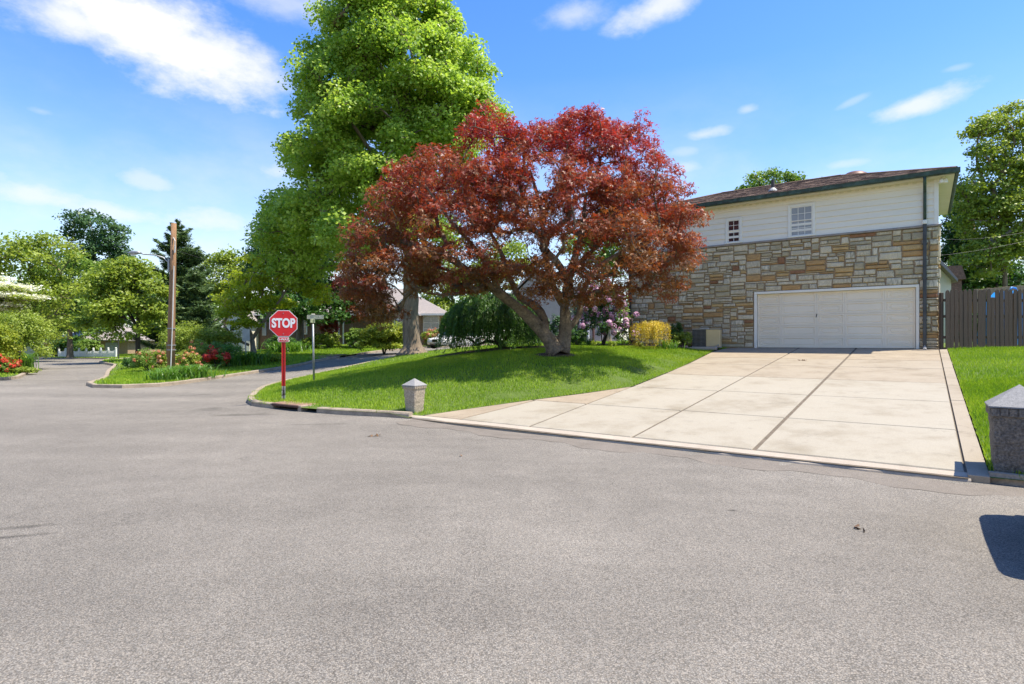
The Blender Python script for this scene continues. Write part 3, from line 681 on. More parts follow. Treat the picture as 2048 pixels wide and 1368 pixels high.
for r in range(5):
    z0, z1 = .02+(dz1-.02)*r/5+.004, .02+(dz1-.02)*(r+1)/5-.004; X = dx0
    for c in range(5):
        a, b = X+.002, X+cols[c]*tw-.002; X += cols[c]*tw; ch = .02
        hexed = c in (0,2,4)
        L = [(loop8(a,b,z0,z1,ch),.105),(loop8(a,b,z0,z1,ch),.072),(loop8(a+.05,b-.05,z0+.05,z1-.05,ch),.070),(loop8(a+.062,b-.062,z0+.062,z1-.062,ch),.092),(loop8(a+.085,b-.085,z0+.085,z1-.085,ch),.092),(loop8(a+.10,b-.10,z0+.10,z1-.10,ch),.080)]
        if hexed:
            L = L[:5]+[(loop8(a+.09,b-.09,z0+.09,z1-.09,ch),.079),(loop8(a+.115,b-.115,z0+.11,z1-.11,.95),.079),(loop8(a+.130,b-.130,z0+.118,z1-.118,.95),.093),(loop8(a+.155,b-.155,z0+.135,z1-.135,.95),.093),(loop8(a+.168,b-.168,z0+.143,z1-.143,.95),.078)]
        mb = MB(); vs = []; fs = []
        for lp, y in L: vs += [(u,y,w) for u, w in lp]
        for i in range(len(L)-1): fs += [(i*8+k, i*8+(k+1)%8, (i+1)*8+(k+1)%8, (i+1)*8+k) for k in range(8)]
        fs.append(tuple(range((len(L)-1)*8, len(L)*8))); mb.add(vs, fs); mb.build('panel', M['door'], gd)
q = MB(); hx = dx0+1.98*tw; hz = dz1*.58; q.tube([(hx-.01,.07,hz-.05),(hx,.045,hz-.04),(hx+.02,.04,hz+.06)], .012, 8); q.build('handle', M['black'], gd)

# ------------------------------------------------------------------ vegetation helpers
def unit(v): return v/np.maximum(np.linalg.norm(v, axis=-1, keepdims=True), 1e-9)
def leaves(P, Nrm, size, aspect=.55, droop=.2, rng=RNG, fold=.12, vary=.35, tipdir=None):
    """diamond leaves with a folded midrib: P positions, Nrm facing directions"""
    n = len(P); r = rng.normal(size=(n,3)) if tipdir is None else tipdir+rng.normal(size=(n,3))*.35
    t = unit(r-Nrm*(r*Nrm).sum(1, keepdims=True)); t = unit(t+np.array([0,0,-droop])); s = unit(np.cross(Nrm, t))
    L = (size*(1+rng.uniform(-vary, vary, n)))[:,None]; Wd = L*aspect
    up_ = unit(np.cross(t, s))*(-1)
    V = np.stack([P-t*L*.5, P-t*L*.02-s*Wd*.5+up_*L*fold, P+t*L*.5, P-t*L*.02+s*Wd*.5+up_*L*fold], 1).reshape(-1,3)
    return V, np.arange(n*4).reshape(-1,4)
def palmate(P, Nrm, size, rng, lobes=5, droop=.25, width=.3):
    """hand-shaped leaves: a fan of narrow pointed lobes from one stalk"""
    n = len(P); r = rng.normal(size=(n,3)); t = unit(unit(r-Nrm*(r*Nrm).sum(1, keepdims=True))+np.array([0,0,-droop])); s = unit(np.cross(Nrm, t)); L0 = size*(1+rng.uniform(-.3,.3,n))
    Vs = []; angs = np.linspace(-1.25,1.25,lobes)
    for a in angs:
        d = t*math.cos(a)+s*math.sin(a); e = s*math.cos(a)-t*math.sin(a); L = (L0*(1-.35*abs(a)/1.25))[:,None]
        Vs.append(np.stack([P, P+d*L*.5-e*L*width*.5, P+d*L-Nrm*L*.15, P+d*L*.5+e*L*width*.5], 1))
    V = np.stack(Vs, 1).reshape(-1,3); return V, np.arange(n*lobes*4).reshape(-1,4)
def clump_points(blobs, n, rng, shell=.55, upper=.25):
    """clump centres spread through ellipsoids, thicker towards their skins; returns centres, outward dirs"""
    vol = np.array([b[3]*b[4]*b[5] for b in blobs])**(2/3); cnt = np.maximum(1, (vol/vol.sum()*n).astype(int)); C = []; O = []
    for b, k in zip(blobs, cnt):
        d = unit(rng.normal(size=(k,3))); flip = (d[:,2] < -.1)&(rng.random(k) < upper*2.4); d[flip,2] *= -1
        rad = (shell**3+(1-shell**3)*rng.random(k))**(1/3); rad = np.where(rng.random(k) < .14, rad*rng.uniform(1.05,1.3,k), rad)
        C.append(np.array(b[:3])+d*rad[:,None]*np.array(b[3:6])); O.append(d)
    return np.concatenate(C), np.concatenate(O)
def branch_net(nodes, C, rng, wob=.12, spread=1.0):
    """joins every clump to the nearest wood below it; returns edges with radii from carried load"""
    P = [np.array(p) for p in nodes]; par = [-1]*len(P); base = len(P)
    order = np.argsort(((C-np.mean(nodes, 0))**2).sum(1))
    tips = []
    for i in order:
        A = np.array(P); c = C[i]; d = c-A; L = np.linalg.norm(d, axis=1)
        cost = L*(1+.8*np.clip(-d[:,2]/np.maximum(L,1e-6)+.1, 0, 1))+np.where(np.arange(len(P)) >= base, .0, .15*L)
        cost = np.where(L < .05, 1e9, cost); k = int(np.argmin(cost)); p = P[k]; dist = L[k]; m = max(2, int(dist/.6)); last = k
        m = min(m, 5)
        for j in range(1, m+1):
            t = j/m; q = p+(c-p)*t+np.array([0,0,.10*dist*math.sin(math.pi*t)])+rng.normal(size=3)*wob*dist*.25*(t < 1)
            P.append(q); par.append(last); last = len(P)-1
        tips.append(last)
    load = np.zeros(len(P))
    for t in tips: load[t] += 1
    for k in range(len(P)-1, -1, -1):
        if par[k] >= 0: load[par[k]] += load[k]
    return np.array(P), np.array(par), load, base
def edge_tubes(P, par, R, base, sides=5):
    k = np.arange(base, len(P)); a = P[par[k]]; b = P[k]; ra = np.minimum(R[par[k]], R[k]*1.5); rb = R[k]
    t = unit(b-a); ref = np.where(np.abs(t[:,:1]) < .8, np.array([[1.,0,0]]), np.array([[0,1.,0]])); u = unit(np.cross(t, ref)); w = np.cross(t, u)
    an = np.arange(sides)*2*np.pi/sides; ca, sa = np.cos(an), np.sin(an); ring = u[:,None]*ca[None,:,None]+w[:,None]*sa[None,:,None]
    V = np.concatenate([a[:,None]+ring*ra[:,None,None], b[:,None]+ring*rb[:,None,None]], 1).reshape(-1,3)
    n = len(k); o = (np.arange(n)*2*sides)[:,None]; j = np.arange(sides)[None]
    Q = np.stack([o+j, o+(j+1)%sides, o+sides+(j+1)%sides, o+sides+j], -1).reshape(-1,4); return V, Q
def trunk_mesh(paths, rng, flare=1.35, rough=.06, sides=16, roots=5):
    mb = MB()
    for ip, path in enumerate(paths):
        A = np.array(path, float); p = smooth_path(A[:,:3], .18); s = np.r_[0, np.cumsum(np.linalg.norm(np.diff(p, axis=0), axis=1))]
        s0 = np.r_[0, np.cumsum(np.linalg.norm(np.diff(A[:,:3], axis=0), axis=1))]; r = np.interp(s/s[-1], s0/s0[-1], A[:,3]); n0 = len(mb.v)
        mb.tube([tuple(x) for x in p], list(r), sides)
        V = np.array(mb.v[n0:]); ph = rng.uniform(0, 6, 4)
        for i in range(len(p)):
            for k in range(sides):
                a = 2*math.pi*k/sides; c = p[i]; v = V[i*sides+k]
                lump = 1+rough*(math.sin(3*a+ph[0]+s[i]*1.7)+.7*math.sin(5*a+ph[1]-s[i]*2.3)+.5*math.sin(s[i]*4+ph[2]))+rng.normal(0, rough*.35)
                if ip == 0 and s[i] < .9: lump *= 1+(flare-1)*(1-s[i]/.9)**2*(1+.35*math.sin(roots*a+ph[3]))
                V[i*sides+k] = c+(v-c)*lump
        mb.v[n0:] = [tuple(x) for x in V]
    return mb
BARK = {'grey': mat('bark_grey',(.29,.22,.15),(.10,.075,.052),9,.95,.9,26,detail=8,stretch=(1,1,.22),fine=.3),
        'maple': mat('bark_maple',(.28,.21,.125),(.065,.048,.03),5,.95,.9,22,detail=8,c3=(.165,.13,.09),fine=.3),
        'dark': mat('bark_dark',(.075,.058,.045),(.03,.024,.02),9,.95,.8,30,stretch=(1,1,.4)),
        'pale': mat('bark_pale',(.30,.25,.19),(.14,.115,.085),8,.95,.6,30,stretch=(1,1,.4))}
def tree(name, label, cat, base, paths, blobs, n_clump, per, leaf, lmat, bark, seed, group=None, clump_r=.55, flat=.6, aspect=.6, droop=.25, up=.8, out=.6, rnd=.7, shape='leaf', shell=.5,
         upper=.25, twig=.012, thick=1.0, rough=.06, flare=1.35, hue=.5, gradient=0, nodes_from=.35, sides=16, keep=None, branch_load=1.0):
    rng = np.random.default_rng(seed); base = np.array(base, float)
    root = empty(name, base, 0, label, cat, group)
    paths = [[np.r_[np.array(p[:3])-base, p[3]] for p in path] for path in paths]
    blobs = [(b[0]-base[0], b[1]-base[1], b[2]-base[2], *b[3:]) for b in blobs]
    trunk_mesh(paths, rng, flare, rough, sides).build('trunk', BARK[bark], root, smooth=True)
    C, O = clump_points(blobs, n_clump, rng, shell, upper)
    if keep is not None: k = keep(C+base); C, O = C[k], O[k]
    nodes = []; nr = []
    for ip, path in enumerate(paths):
        A = np.array(path); p = smooth_path(A[:,:3], .4); m = int(len(p)*(nodes_from if ip == 0 else .25)); nodes += list(p[m:])
        s = np.linspace(0,1,len(p)); nr += list(np.interp(s, np.linspace(0,1,len(A)), A[:,3])[m:])
    P, par, load, nb = branch_net(nodes, C, rng)
    R = twig*np.sqrt(np.maximum(load, 1))*thick; R[:nb] = np.maximum(np.array(nr)*.75, twig)
    V, Q = edge_tubes(P, par, R, nb); link('branches', fast_mesh('branches', V, Q, BARK[bark], smooth=True), root)['kind'] = 'stuff'
    n = len(C); ch = rng.random(n); cs = clump_r*rng.uniform(.65,1.35,n)
    idx = np.repeat(np.arange(n), (per*rng.uniform(.6,1.4,n)*(cs/clump_r)**2).astype(int)+1)
    off = unit(rng.normal(size=(len(idx),3)))*(rng.random((len(idx),1))**.45)
    pos = C[idx]+off*cs[idx][:,None]*np.array([1,1,flat]); pos[:,2] -= droop*.5*(off[:,0]**2+off[:,1]**2)*cs[idx]
    nrm = unit(np.array([0,0,1])*up+O[idx]*out*.5+off*out*.5+rng.normal(size=(len(idx),3))*rnd)
    if shape == 'palmate':
        V, Q = palmate(pos, nrm, leaf, rng, 5, droop); rep = 5
    elif shape == 'palmate3':
        V, Q = palmate(pos, nrm, leaf, rng, 3, droop, .42); rep = 3
    else: V, Q = leaves(pos, nrm, leaf, aspect, droop, rng); rep = 1
    v = np.clip(ch[idx]*hue+rng.random(len(idx))*(1-hue), 0, 1)
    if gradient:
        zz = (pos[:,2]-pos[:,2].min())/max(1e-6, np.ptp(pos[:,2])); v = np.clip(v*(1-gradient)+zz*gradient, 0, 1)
    link('crown', fast_mesh('crown', V, Q, lmat, np.repeat(v, rep)), root)
    return root
def B(px, py, d, rx, ry, rd): p = at(px, py, d); return (*p, rx/F*d, rd, ry/F*d)
def PT(px, py, d, r): return (*at(px, py, d), r)

LM = {}
LM['tulip'] = leafmat('leaf_tulip', [(.18,.30,.04),(.275,.405,.055),(.37,.49,.08),(.46,.55,.11)], .46, .42)
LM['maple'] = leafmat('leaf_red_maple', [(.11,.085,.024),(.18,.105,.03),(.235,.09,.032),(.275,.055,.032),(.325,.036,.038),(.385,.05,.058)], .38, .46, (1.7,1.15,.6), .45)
LM['lace'] = leafmat('leaf_lace', [(.03,.09,.015),(.05,.13,.018),(.09,.20,.022),(.14,.26,.03)], .35, .45)
LM['dogwood'] = leafmat('leaf_dogwood', [(.20,.29,.022),(.31,.38,.026),(.40,.44,.03),(.46,.48,.04)], .5, .45)
LM['dark'] = leafmat('leaf_dark', [(.03,.085,.018),(.048,.12,.022),(.075,.165,.03),(.12,.22,.042)], .25, .35)
LM['mid'] = leafmat('leaf_mid', [(.08,.16,.022),(.13,.225,.03),(.19,.295,.042),(.24,.33,.06)], .32, .45)
LM['light'] = leafmat('leaf_light', [(.14,.21,.022),(.21,.285,.032),(.28,.35,.045),(.34,.39,.065)], .34, .45)
LM['blue'] = leafmat('leaf_blue_green', [(.035,.085,.03),(.055,.12,.04),(.08,.155,.055),(.11,.19,.07)], .28, .45)
LM['pine'] = leafmat('needles_pine', [(.045,.085,.028),(.075,.13,.04),(.115,.18,.055),(.165,.225,.075)], .15, .5)
LM['yellow'] = leafmat('leaf_yellow_green', [(.12,.19,.015),(.20,.27,.02),(.29,.33,.025),(.36,.36,.035)], .34, .45)
LM['gold'] = leafmat('leaf_gold', [(.46,.29,.02),(.56,.40,.025),(.62,.48,.035),(.45,.45,.06)], .3, .45)
LM['white'] = leafmat('petal_white', [(.62,.62,.50),(.72,.72,.62),(.8,.8,.72),(.82,.82,.76)], .25, .5)
LM['pink'] = leafmat('petal_pink', [(.42,.16,.32),(.52,.25,.42),(.62,.38,.52),(.68,.50,.60)], .3, .5, (1.1,1,1.1))
LM['red'] = leafmat('petal_red', [(.45,.02,.015),(.58,.03,.02),(.65,.06,.03),(.6,.12,.06)], .3, .5, (1.2,.8,.8))
LM['coral'] = leafmat('petal_coral', [(.45,.10,.05),(.55,.17,.08),(.58,.26,.14),(.6,.35,.22)], .3, .5, (1.2,1,.8))
LM['grass'] = leafmat('grass_blade', [(.14,.255,.012),(.215,.345,.016),(.29,.415,.022),(.38,.46,.05)], .33, .5)
LM['strap'] = leafmat('strap_leaf', [(.06,.15,.018),(.09,.205,.022),(.13,.25,.03),(.18,.29,.05)], .33, .42)
LM['strapdark'] = leafmat('strap_leaf_dark', [(.06,.14,.014),(.09,.19,.018),(.13,.24,.022),(.17,.28,.03)], .3, .42)

# ------------------------------------------------------------------ grass
def blades(name, label, P, h, w, seed, group=None, lean=.45, m='grass', tri=True):
    rng = np.random.default_rng(seed); n = len(P); a = rng.uniform(0, 2*np.pi, n); d = np.stack([np.cos(a), np.sin(a), np.zeros(n)], -1)
    s = np.stack([-d[:,1], d[:,0], np.zeros(n)], -1); hh = (h*rng.uniform(.55,1.3,n))[:,None]; ww = (w*rng.uniform(.7,1.3,n))[:,None]; ln = (rng.uniform(.1,1,n)*lean)[:,None]
    V = np.stack([P-s*ww, P+s*ww, P+d*hh*ln*.5+np.array([0,0,1])*hh*.62+s*ww*.7, P+d*hh*ln*1.25+np.array([0,0,1])*hh*np.sqrt(np.maximum(.15,1-ln**2))], 1).reshape(-1,3)
    if tri: V = V.reshape(-1,4,3)[:,[0,1,3]].reshape(-1,3)
    pn = np.sin(P[:,0]*1.7+np.sin(P[:,1]*1.3)*1.5)*.5+np.sin(P[:,1]*2.3+P[:,0]*.6)*.5
    v = np.clip(.45+.22*pn+rng.normal(0,.24,n), 0, 1)
    o = link(name, fast_mesh(name, V, np.arange(n*(3 if tri else 4)).reshape(-1,3 if tri else 4), LM[m], v)); setp(o, label, 'grass', group, 'stuff'); return o
def scatter(poly, box, n, seed, margin=0):
    rng = np.random.default_rng(seed); x = rng.uniform(box[0], box[2], n); y = rng.uniform(box[1], box[3], n); k = in_poly(x, y, poly)
    x, y = x[k], y[k]; ok = np.ones(len(x), bool); rr_ = rng.random(len(x))
    for kp in (kA[::1], kR, kF, kL):
        for i in range(0, len(x), 20000):
            sl = slice(i, i+20000); bb = kp[(kp[:,0] > x[sl].min()-1)&(kp[:,0] < x[sl].max()+1)&(kp[:,1] > y[sl].min()-1)&(kp[:,1] < y[sl].max()+1)]
            if len(bb): ok[sl] &= ((x[sl,None]-bb[None,:,0])**2+(y[sl,None]-bb[None,:,1])**2).min(1) >(.24+.1*rr_[sl])**2 if kp is not kA else ((x[sl,None]-bb[None,:,0])**2+(y[sl,None]-bb[None,:,1])**2).min(1) >(.2+.1*rr_[sl])**2
    x, y = x[ok], y[ok]; return np.stack([x, y, LZ(x, y)-.005], -1)
def lawn_mask(P):
    """no grass inside the beds, the maple's ring or under the house"""
    k = np.ones(len(P), bool); q = P[:,:2]-HO; X = q@HX; Y = q@HY
    k &= ~((X > -10.8)&(X < .1)&(Y > -1.35+.12*(X+8))&(X < -6.6)&(Y > -1.35)) ; k &= ~((X > -10.6)&(X < 0)&(Y > -.1))
    k &= ~(((P[:,0]-1.28)/.5)**2+((P[:,1]-16.9)/.38)**2 < 1); k &= ~(((P[:,0]-a_l[0])/2.3)**2+((P[:,1]-a_l[1])/1.25)**2 < 1)
    return k
a_l = at(1000,702,20.6)
P = scatter(corner, (-8.5,10.5,9,23), 300000, 1); P = P[lawn_mask(P)]
blades('lawn_grass', 'mown green lawn grass around the red maple beside the driveway', P, .062, .0072, 2)
P = scatter(corner, (-8.5,22,9,44), 50000, 3); P = P[lawn_mask(P)]; blades('lawn_grass', 'lawn grass behind the maple along the uphill side street', P, .075, .012, 4)
P = scatter(right, (4,5,11,12), 120000, 5); blades('lawn_grass', 'bright grass between the driveway edging and the right stone post', P, .075, .0042, 6, tri=False)
P = scatter(right, (8,10,19,19), 110000, 7); blades('lawn_grass', 'bright grass in front of the dark picket fence', P, .07, .0065, 8)
P = scatter(far_block, (-19,18.5,-8,46), 110000, 9); blades('lawn_grass', 'grass strip along the far kerb of the side street', P, .085, .013, 10)
P = scatter(far_block, (-48,27,-8,70), 60000, 11); blades('lawn_grass', 'distant lawn between the utility pole and the white picket fence', P, .11, .03, 12)
P = scatter(verge, (-34,16,-19,40), 40000, 13); blades('lawn_grass', 'grass verge at the left edge under the white-flowered branch', P, .09, .016, 14)

# ------------------------------------------------------------------ the red maple on the lawn
MZ = gl(1.28,17)
d = 17.0
pathsM = [[PT(1112,706,d,.30),PT(1104,692,d,.22),PT(1084,664,d-.1,.17),PT(1052,630,d-.3,.165),PT(1003,588,d-.6,.125),PT(946,548,d-.9,.09),PT(880,508,d-1.2,.085),PT(800,482,d-1.4,.05)],
          [PT(1122,704,d+.05,.24),PT(1128,680,d+.1,.19),PT(1131,640,d+.1,.155),PT(1130,600,d+.2,.12),PT(1142,540,d+.4,.12),PT(1162,470,d+.5,.085),PT(1172,390,d+.6,.04)],
          [PT(1090,672,d,.15),PT(1087,640,d+.2,.14),PT(1070,612,d+.3,.12),PT(1040,596,d+.2,.10),PT(1022,560,d+.3,.08),PT(1000,500,d+.5,.06),PT(960,430,d+.8,.04)],
          [PT(1130,612,d+.2,.12),PT(1106,572,d+.1,.10),PT(1090,505,d,.08),PT(1082,425,d-.2,.06),PT(1062,345,d-.3,.03)],
          [PT(1128,664,d+.1,.11),PT(1157,632,d+.3,.09),PT(1164,590,d+.5,.08),PT(1196,535,d+.9,.07),PT(1260,492,d+1.2,.05),PT(1315,440,d+1.3,.03)],
          [PT(1140,545,d+.4,.08),PT(1185,500,d-.5,.06),PT(1235,450,d-1.2,.05),PT(1280,390,d-1.6,.03)],
          [PT(1003,588,d-.6,.08),PT(960,510,d-1.2,.06),PT(900,440,d-1.6,.04),PT(850,370,d-1.7,.025)],
          [PT(1000,575,d+.2,.055),PT(930,585,d+.8,.045),PT(880,589,d+1.4,.035),PT(835,582,d+1.6,.025)]]
bM = [B(1150,300,17.4,105,62,2.2),B(985,290,17,82,48,1.8),B(1075,310,16.6,90,50,1.8),B(1235,330,17,80,70,2),B(1290,410,17.5,72,85,2.1),B(870,365,16.5,92,55,2),B(1015,380,15.6,130,70,1.6),B(1170,400,15.4,125,80,1.6),
      B(800,425,16.2,74,50,1.7),B(760,490,16,62,55,1.6),B(890,450,15.2,110,62,1.5),B(1040,470,14.9,115,50,1.2),B(1230,480,15.2,95,60,1.5),B(1330,490,16.4,58,75,1.4),B(1375,440,16.2,30,28,.8),B(1352,528,15.8,32,48,.9),
      B(730,560,16,42,50,1.2),B(800,540,15.6,80,48,1.4),B(900,520,15,90,36,1.2),B(1085,410,19,170,80,1.7),B(920,410,18.8,120,75,1.6),B(1260,430,19,90,80,1.5),B(1060,540,14.7,70,32,.9),B(1180,555,15.6,58,40,1.2),B(1270,545,16,52,42,1.1),
      B(970,558,16.4,60,26,1.2),B(745,610,16.3,38,32,.9),B(700,540,16.3,22,32,.8),B(1205,268,17.2,42,30,1.1),B(1150,250,17.2,34,22,1),B(945,258,16.9,34,24,.9),B(1375,500,16.6,22,40,.7),B(1115,575,15.4,34,26,.6),B(1215,590,16.2,40,20,.8),B(860,560,15.4,60,30,1),B(930,580,16.2,34,14,.7),B(1010,540,15.0,44,26,.8),B(1330,575,15.8,34,22,.7),B(770,625,16.1,40,26,.9),B(715,592,16.2,30,26,.8),B(1075,590,15.2,36,18,.6),B(1160,600,15.8,34,18,.6)]
def keepM(C):                                     # gaps where sky and wall show through the crown
    px = 1024+C[:,0]/C[:,1]*F; py = 684-(C[:,2]-EYE)/C[:,1]*F
    k = np.ones(len(C), bool)
    for x, y, rx, ry in ((1085,352,26,30),(1030,485,20,14),(1020,505,26,20),(1165,388,16,28),(880,430,16,14)): k &= ((px-x)/rx)**2+((py-y)/ry)**2 > 1
    return k
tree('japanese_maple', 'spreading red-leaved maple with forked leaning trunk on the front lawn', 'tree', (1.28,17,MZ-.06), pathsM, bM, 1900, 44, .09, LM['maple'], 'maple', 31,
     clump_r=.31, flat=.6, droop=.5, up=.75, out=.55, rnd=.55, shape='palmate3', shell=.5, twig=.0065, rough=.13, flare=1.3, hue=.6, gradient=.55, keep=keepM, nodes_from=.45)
# ------------------------------------------------------------------ tall tulip tree by the side street
d = 30.0; bx, by, _ = at(825,712,d); bz = gl(bx,by)-.08
pathsT = [[(bx,by,bz,.62),(bx,by,bz+.45,.47),PT(822,660,d,.42),PT(821,600,d,.40),PT(822,480,d,.35),PT(820,340,d,.27),PT(812,180,d,.19),PT(800,40,d,.11),PT(788,-50,d,.04)],
          [PT(821,420,d,.18),PT(760,330,d-.8,.13),PT(700,240,d-1.5,.07)],[PT(821,300,d,.16),PT(870,240,d-.5,.11),PT(930,170,d-1,.05)],[PT(821,500,d,.18),PT(740,460,d-1,.13),PT(640,420,d-2,.07)],[PT(815,230,d,.13),PT(770,150,d-.8,.08),PT(730,60,d-1,.04)]]
bT = [B(775,-60,30,66,50,2.0),B(770,-20,30,95,70,2.8),B(735,60,29.5,85,70,2.6),B(845,50,30,60,60,2.3),B(800,130,29,120,70,3),B(905,135,30,62,60,2.3),B(690,170,29.5,80,62,2.6),B(850,215,29,110,66,3),B(640,235,29.5,50,45,2),B(740,260,28.5,105,60,3),
      B(930,215,29.5,58,45,2),B(660,330,29,80,62,2.8),B(860,310,29,100,55,2.8),B(960,250,30,42,40,1.8),B(760,370,28.5,100,58,2.8),B(620,325,32,56,36,2),B(640,430,31,80,55,2.6),B(580,440,33.5,58,55,2.2),B(700,480,28.6,70,48,2.4),B(560,480,34,46,48,2),B(620,505,33.5,62,38,2.2),
      B(800,300,33,150,130,3.2),B(740,160,33,110,90,3),B(700,420,33,120,80,3),B(850,470,29,60,50,2.2),B(585,540,34,44,30,1.6),B(656,40,30,22,30,1.2),B(905,70,30,24,28,1.2),B(966,150,30,20,28,1.1),B(606,185,30,22,22,1.1),B(574,300,30,20,20,1.1),B(990,228,30,18,18,1),B(640,110,30,24,20,1.2),B(880,20,30,22,26,1.2),B(950,200,29,30,22,1.3)]
def keepT(C):
    px = 1024+C[:,0]/C[:,1]*F; py = 684-(C[:,2]-EYE)/C[:,1]*F; k = np.ones(len(C), bool)
    for x, y, rx, ry in ((770,210,22,14),(815,118,20,16),(660,160,14,20),(745,300,26,10),(885,180,14,10),(715,392,24,9),(640,372,22,10)): k &= ((px-x)/rx)**2+((py-y)/ry)**2 > 1
    return k
tree('tulip_tree', 'tall green deciduous tree with straight ridged trunk behind the red maple', 'tree', (bx,by,bz), pathsT, bT, 1500, 125, .165, LM['tulip'], 'grey', 32,
     clump_r=.72, flat=.7, droop=.35, up=.7, out=.7, rnd=.55, aspect=.85, shell=.62, twig=.016, rough=.035, flare=1.5, hue=.4, keep=keepT, nodes_from=.35)
# ------------------------------------------------------------------ weeping lace-leaf maple
def weeping(name, label, base, trunk, dome, n_str, lm, bark, seed, leaf=.085, per=26, length=(.5,1.3), out=.45, aspect=.22, layers=None):
    rng = np.random.default_rng(seed); base = np.array(base, float); root = empty(name, base, 0, label, 'tree' if bark else 'shrub')
    paths = [[np.r_[np.array(p[:3])-base, p[3]] for p in path] for path in trunk]
    if paths: trunk_mesh(paths, rng, 1.4, .1).build('trunk', BARK[bark], root, smooth=True)
    cx, cy, cz, rx, ry, rz = dome; c = np.array([cx,cy,cz])-base
    S = []; N_ = []; TD = []; starts = []
    for i in range(n_str):
        u = rng.random()**.75; th = rng.uniform(0, 2*math.pi); rad = math.sqrt(u); lay = rng.choice([1,.82,.64], p=[.6,.25,.15])
        p = c+np.array([rx*rad*math.cos(th)*lay, ry*rad*math.sin(th)*lay, rz*math.sqrt(max(0,1-rad**2*.92))*lay*(1+rng.normal(0,.05))])
        starts.append(p); ln = rng.uniform(*length)*(.35+.75*rad); dirh = np.array([math.cos(th), math.sin(th), 0])
        t = np.linspace(0,1,per)[:,None]; q = p+dirh*out*ln*t*(1-.45*t)+np.array([0,0,-1])*ln*(t**1.5)*(.25+.75*rad)+rng.normal(size=(per,3))*.03
        S.append(q); N_.append(np.tile(dirh*.5+np.array([0,0,.8]), (per,1))); TD.append(np.tile(dirh*.6+np.array([0,0,-1.0]), (per,1)))
    S = np.concatenate(S); N_ = unit(np.concatenate(N_)+rng.normal(size=S.shape)*.45); TD = np.concatenate(TD)
    V, Q = leaves(S, N_, leaf, aspect, .4, rng, .06, tipdir=TD)
    v = np.clip(np.repeat(rng.random(n_str),per)*.6+rng.random(len(S))*.4, 0, 1)
    link('crown', fast_mesh('crown', V, Q, lm, v), root)
    if paths:
        nodes = []
        for ip, path in enumerate(paths): pp = smooth_path(np.array(path)[:,:3], .25); nodes += list(pp[int(len(pp)*.45):])
        C = np.array(starts)[rng.choice(n_str, min(n_str,90), replace=False)]-np.array([0,0,.1]); P, par, load, nb = branch_net(nodes, C, rng, .3)
        R = .008*np.sqrt(np.maximum(load,1)); R[:nb] = np.maximum(R[:nb], .03); V, Q = edge_tubes(P, par, R, nb); link('branches', fast_mesh('branches', V, Q, BARK[bark], smooth=True), root)['kind'] = 'stuff'
    return root
d = 20.8; bx, by, _ = at(1003,699,d); bz = gl(bx,by)-.05
weeping('laceleaf_maple', 'low weeping lace-leaf maple, a dark green dome on the lawn left of the red maple', (bx,by,bz),
        [[(bx,by,bz,.14),PT(1003,690,d,.11),PT(992,676,d,.085),PT(998,662,d,.08),PT(985,645,d,.06),PT(975,625,d,.04)],[PT(1000,688,d,.07),PT(975,682,d-.1,.05),PT(955,690,d-.2,.045),PT(940,678,d-.4,.035),PT(915,672,d-.5,.02)],[PT(1006,684,d,.07),PT(1018,668,d+.1,.05),PT(1035,650,d,.04),PT(1050,630,d,.02)]],
        (*at(988,662,d), 1.85, 1.7, 1.30), 2300, LM['lace'], 'dark', 41, leaf=.12, per=30, length=(.5,1.25))

# ------------------------------------------------------------------ trees further off
def bg_tree(name, label, px, d, blobs, lm, bark, seed, n=170, per=60, leaf=.3, trunk_r=.2, group=None, clump_r=.9, ground_py=None, top=None, lean=0, **k):
    """one broadleaf tree: blobs are (px,py,rx,ry[,dd]) in photo units at distance d"""
    x, y, _ = at(px, 684, d); z = gl(x, y)-.1
    bl = [B(b[0], b[1], d+(b[4] if len(b) > 4 else 0), b[2], b[3], max(1.2, b[2]/F*d*.85)) for b in blobs]
    ty = top if top else min(b[1] for b in blobs)
    mid = at(px+lean*.5, (684+ty)/2+30, d); tp = at(px+lean, ty+25, d)
    paths = [[(x,y,z,trunk_r*1.2),(x,y,z+.8,trunk_r),(*mid,trunk_r*.7),(*tp,trunk_r*.15)]]
    big = sorted(blobs, key=lambda b: -b[2])[:3]
    for b in big: q = at(b[0], b[1]+10, d+(b[4] if len(b) > 4 else 0)); m_ = (np.array(mid)*.6+q*.4); paths.append([(*(np.array(mid)*.85+np.array([x,y,z])*.15),trunk_r*.45),(*m_,trunk_r*.35),(*q,trunk_r*.12)])
    return tree(name, label, 'tree', (x,y,z), paths, bl, n, per, leaf, lm, bark, seed, group, clump_r=clump_r, sides=10, **{**dict(droop=.3, twig=.018, shell=.5), **k})
GT = None
bg_tree('broadleaf_tree','large bushy yellow-green tree at the left edge beyond the road',40,46,[(20,545,95,75),(85,520,62,55),(-40,560,80,80),(60,610,95,60),(-10,640,90,60),(105,590,55,50),(40,670,80,32),(110,655,50,28)],LM['light'],'grey',51,n=260,per=64,leaf=.26,trunk_r=.28,clump_r=.95)
bg_tree('broadleaf_tree','airy mid-green tree behind the yellow-green one, left of the tall crown',140,56,[(130,570,75,60),(160,610,70,55),(95,640,75,45),(165,540,45,35)],LM['mid'],'grey',52,n=190,per=60,leaf=.28,trunk_r=.25)
bg_tree('tall_tree','tall dark green tree standing above the others at the left',190,72,[(185,452,52,26),(150,478,26,16),(225,480,34,32),(205,520,50,36),(165,545,52,40),(240,530,26,36)],LM['blue'],'grey',53,n=150,per=60,leaf=.38,trunk_r=.4,clump_r=1.1)
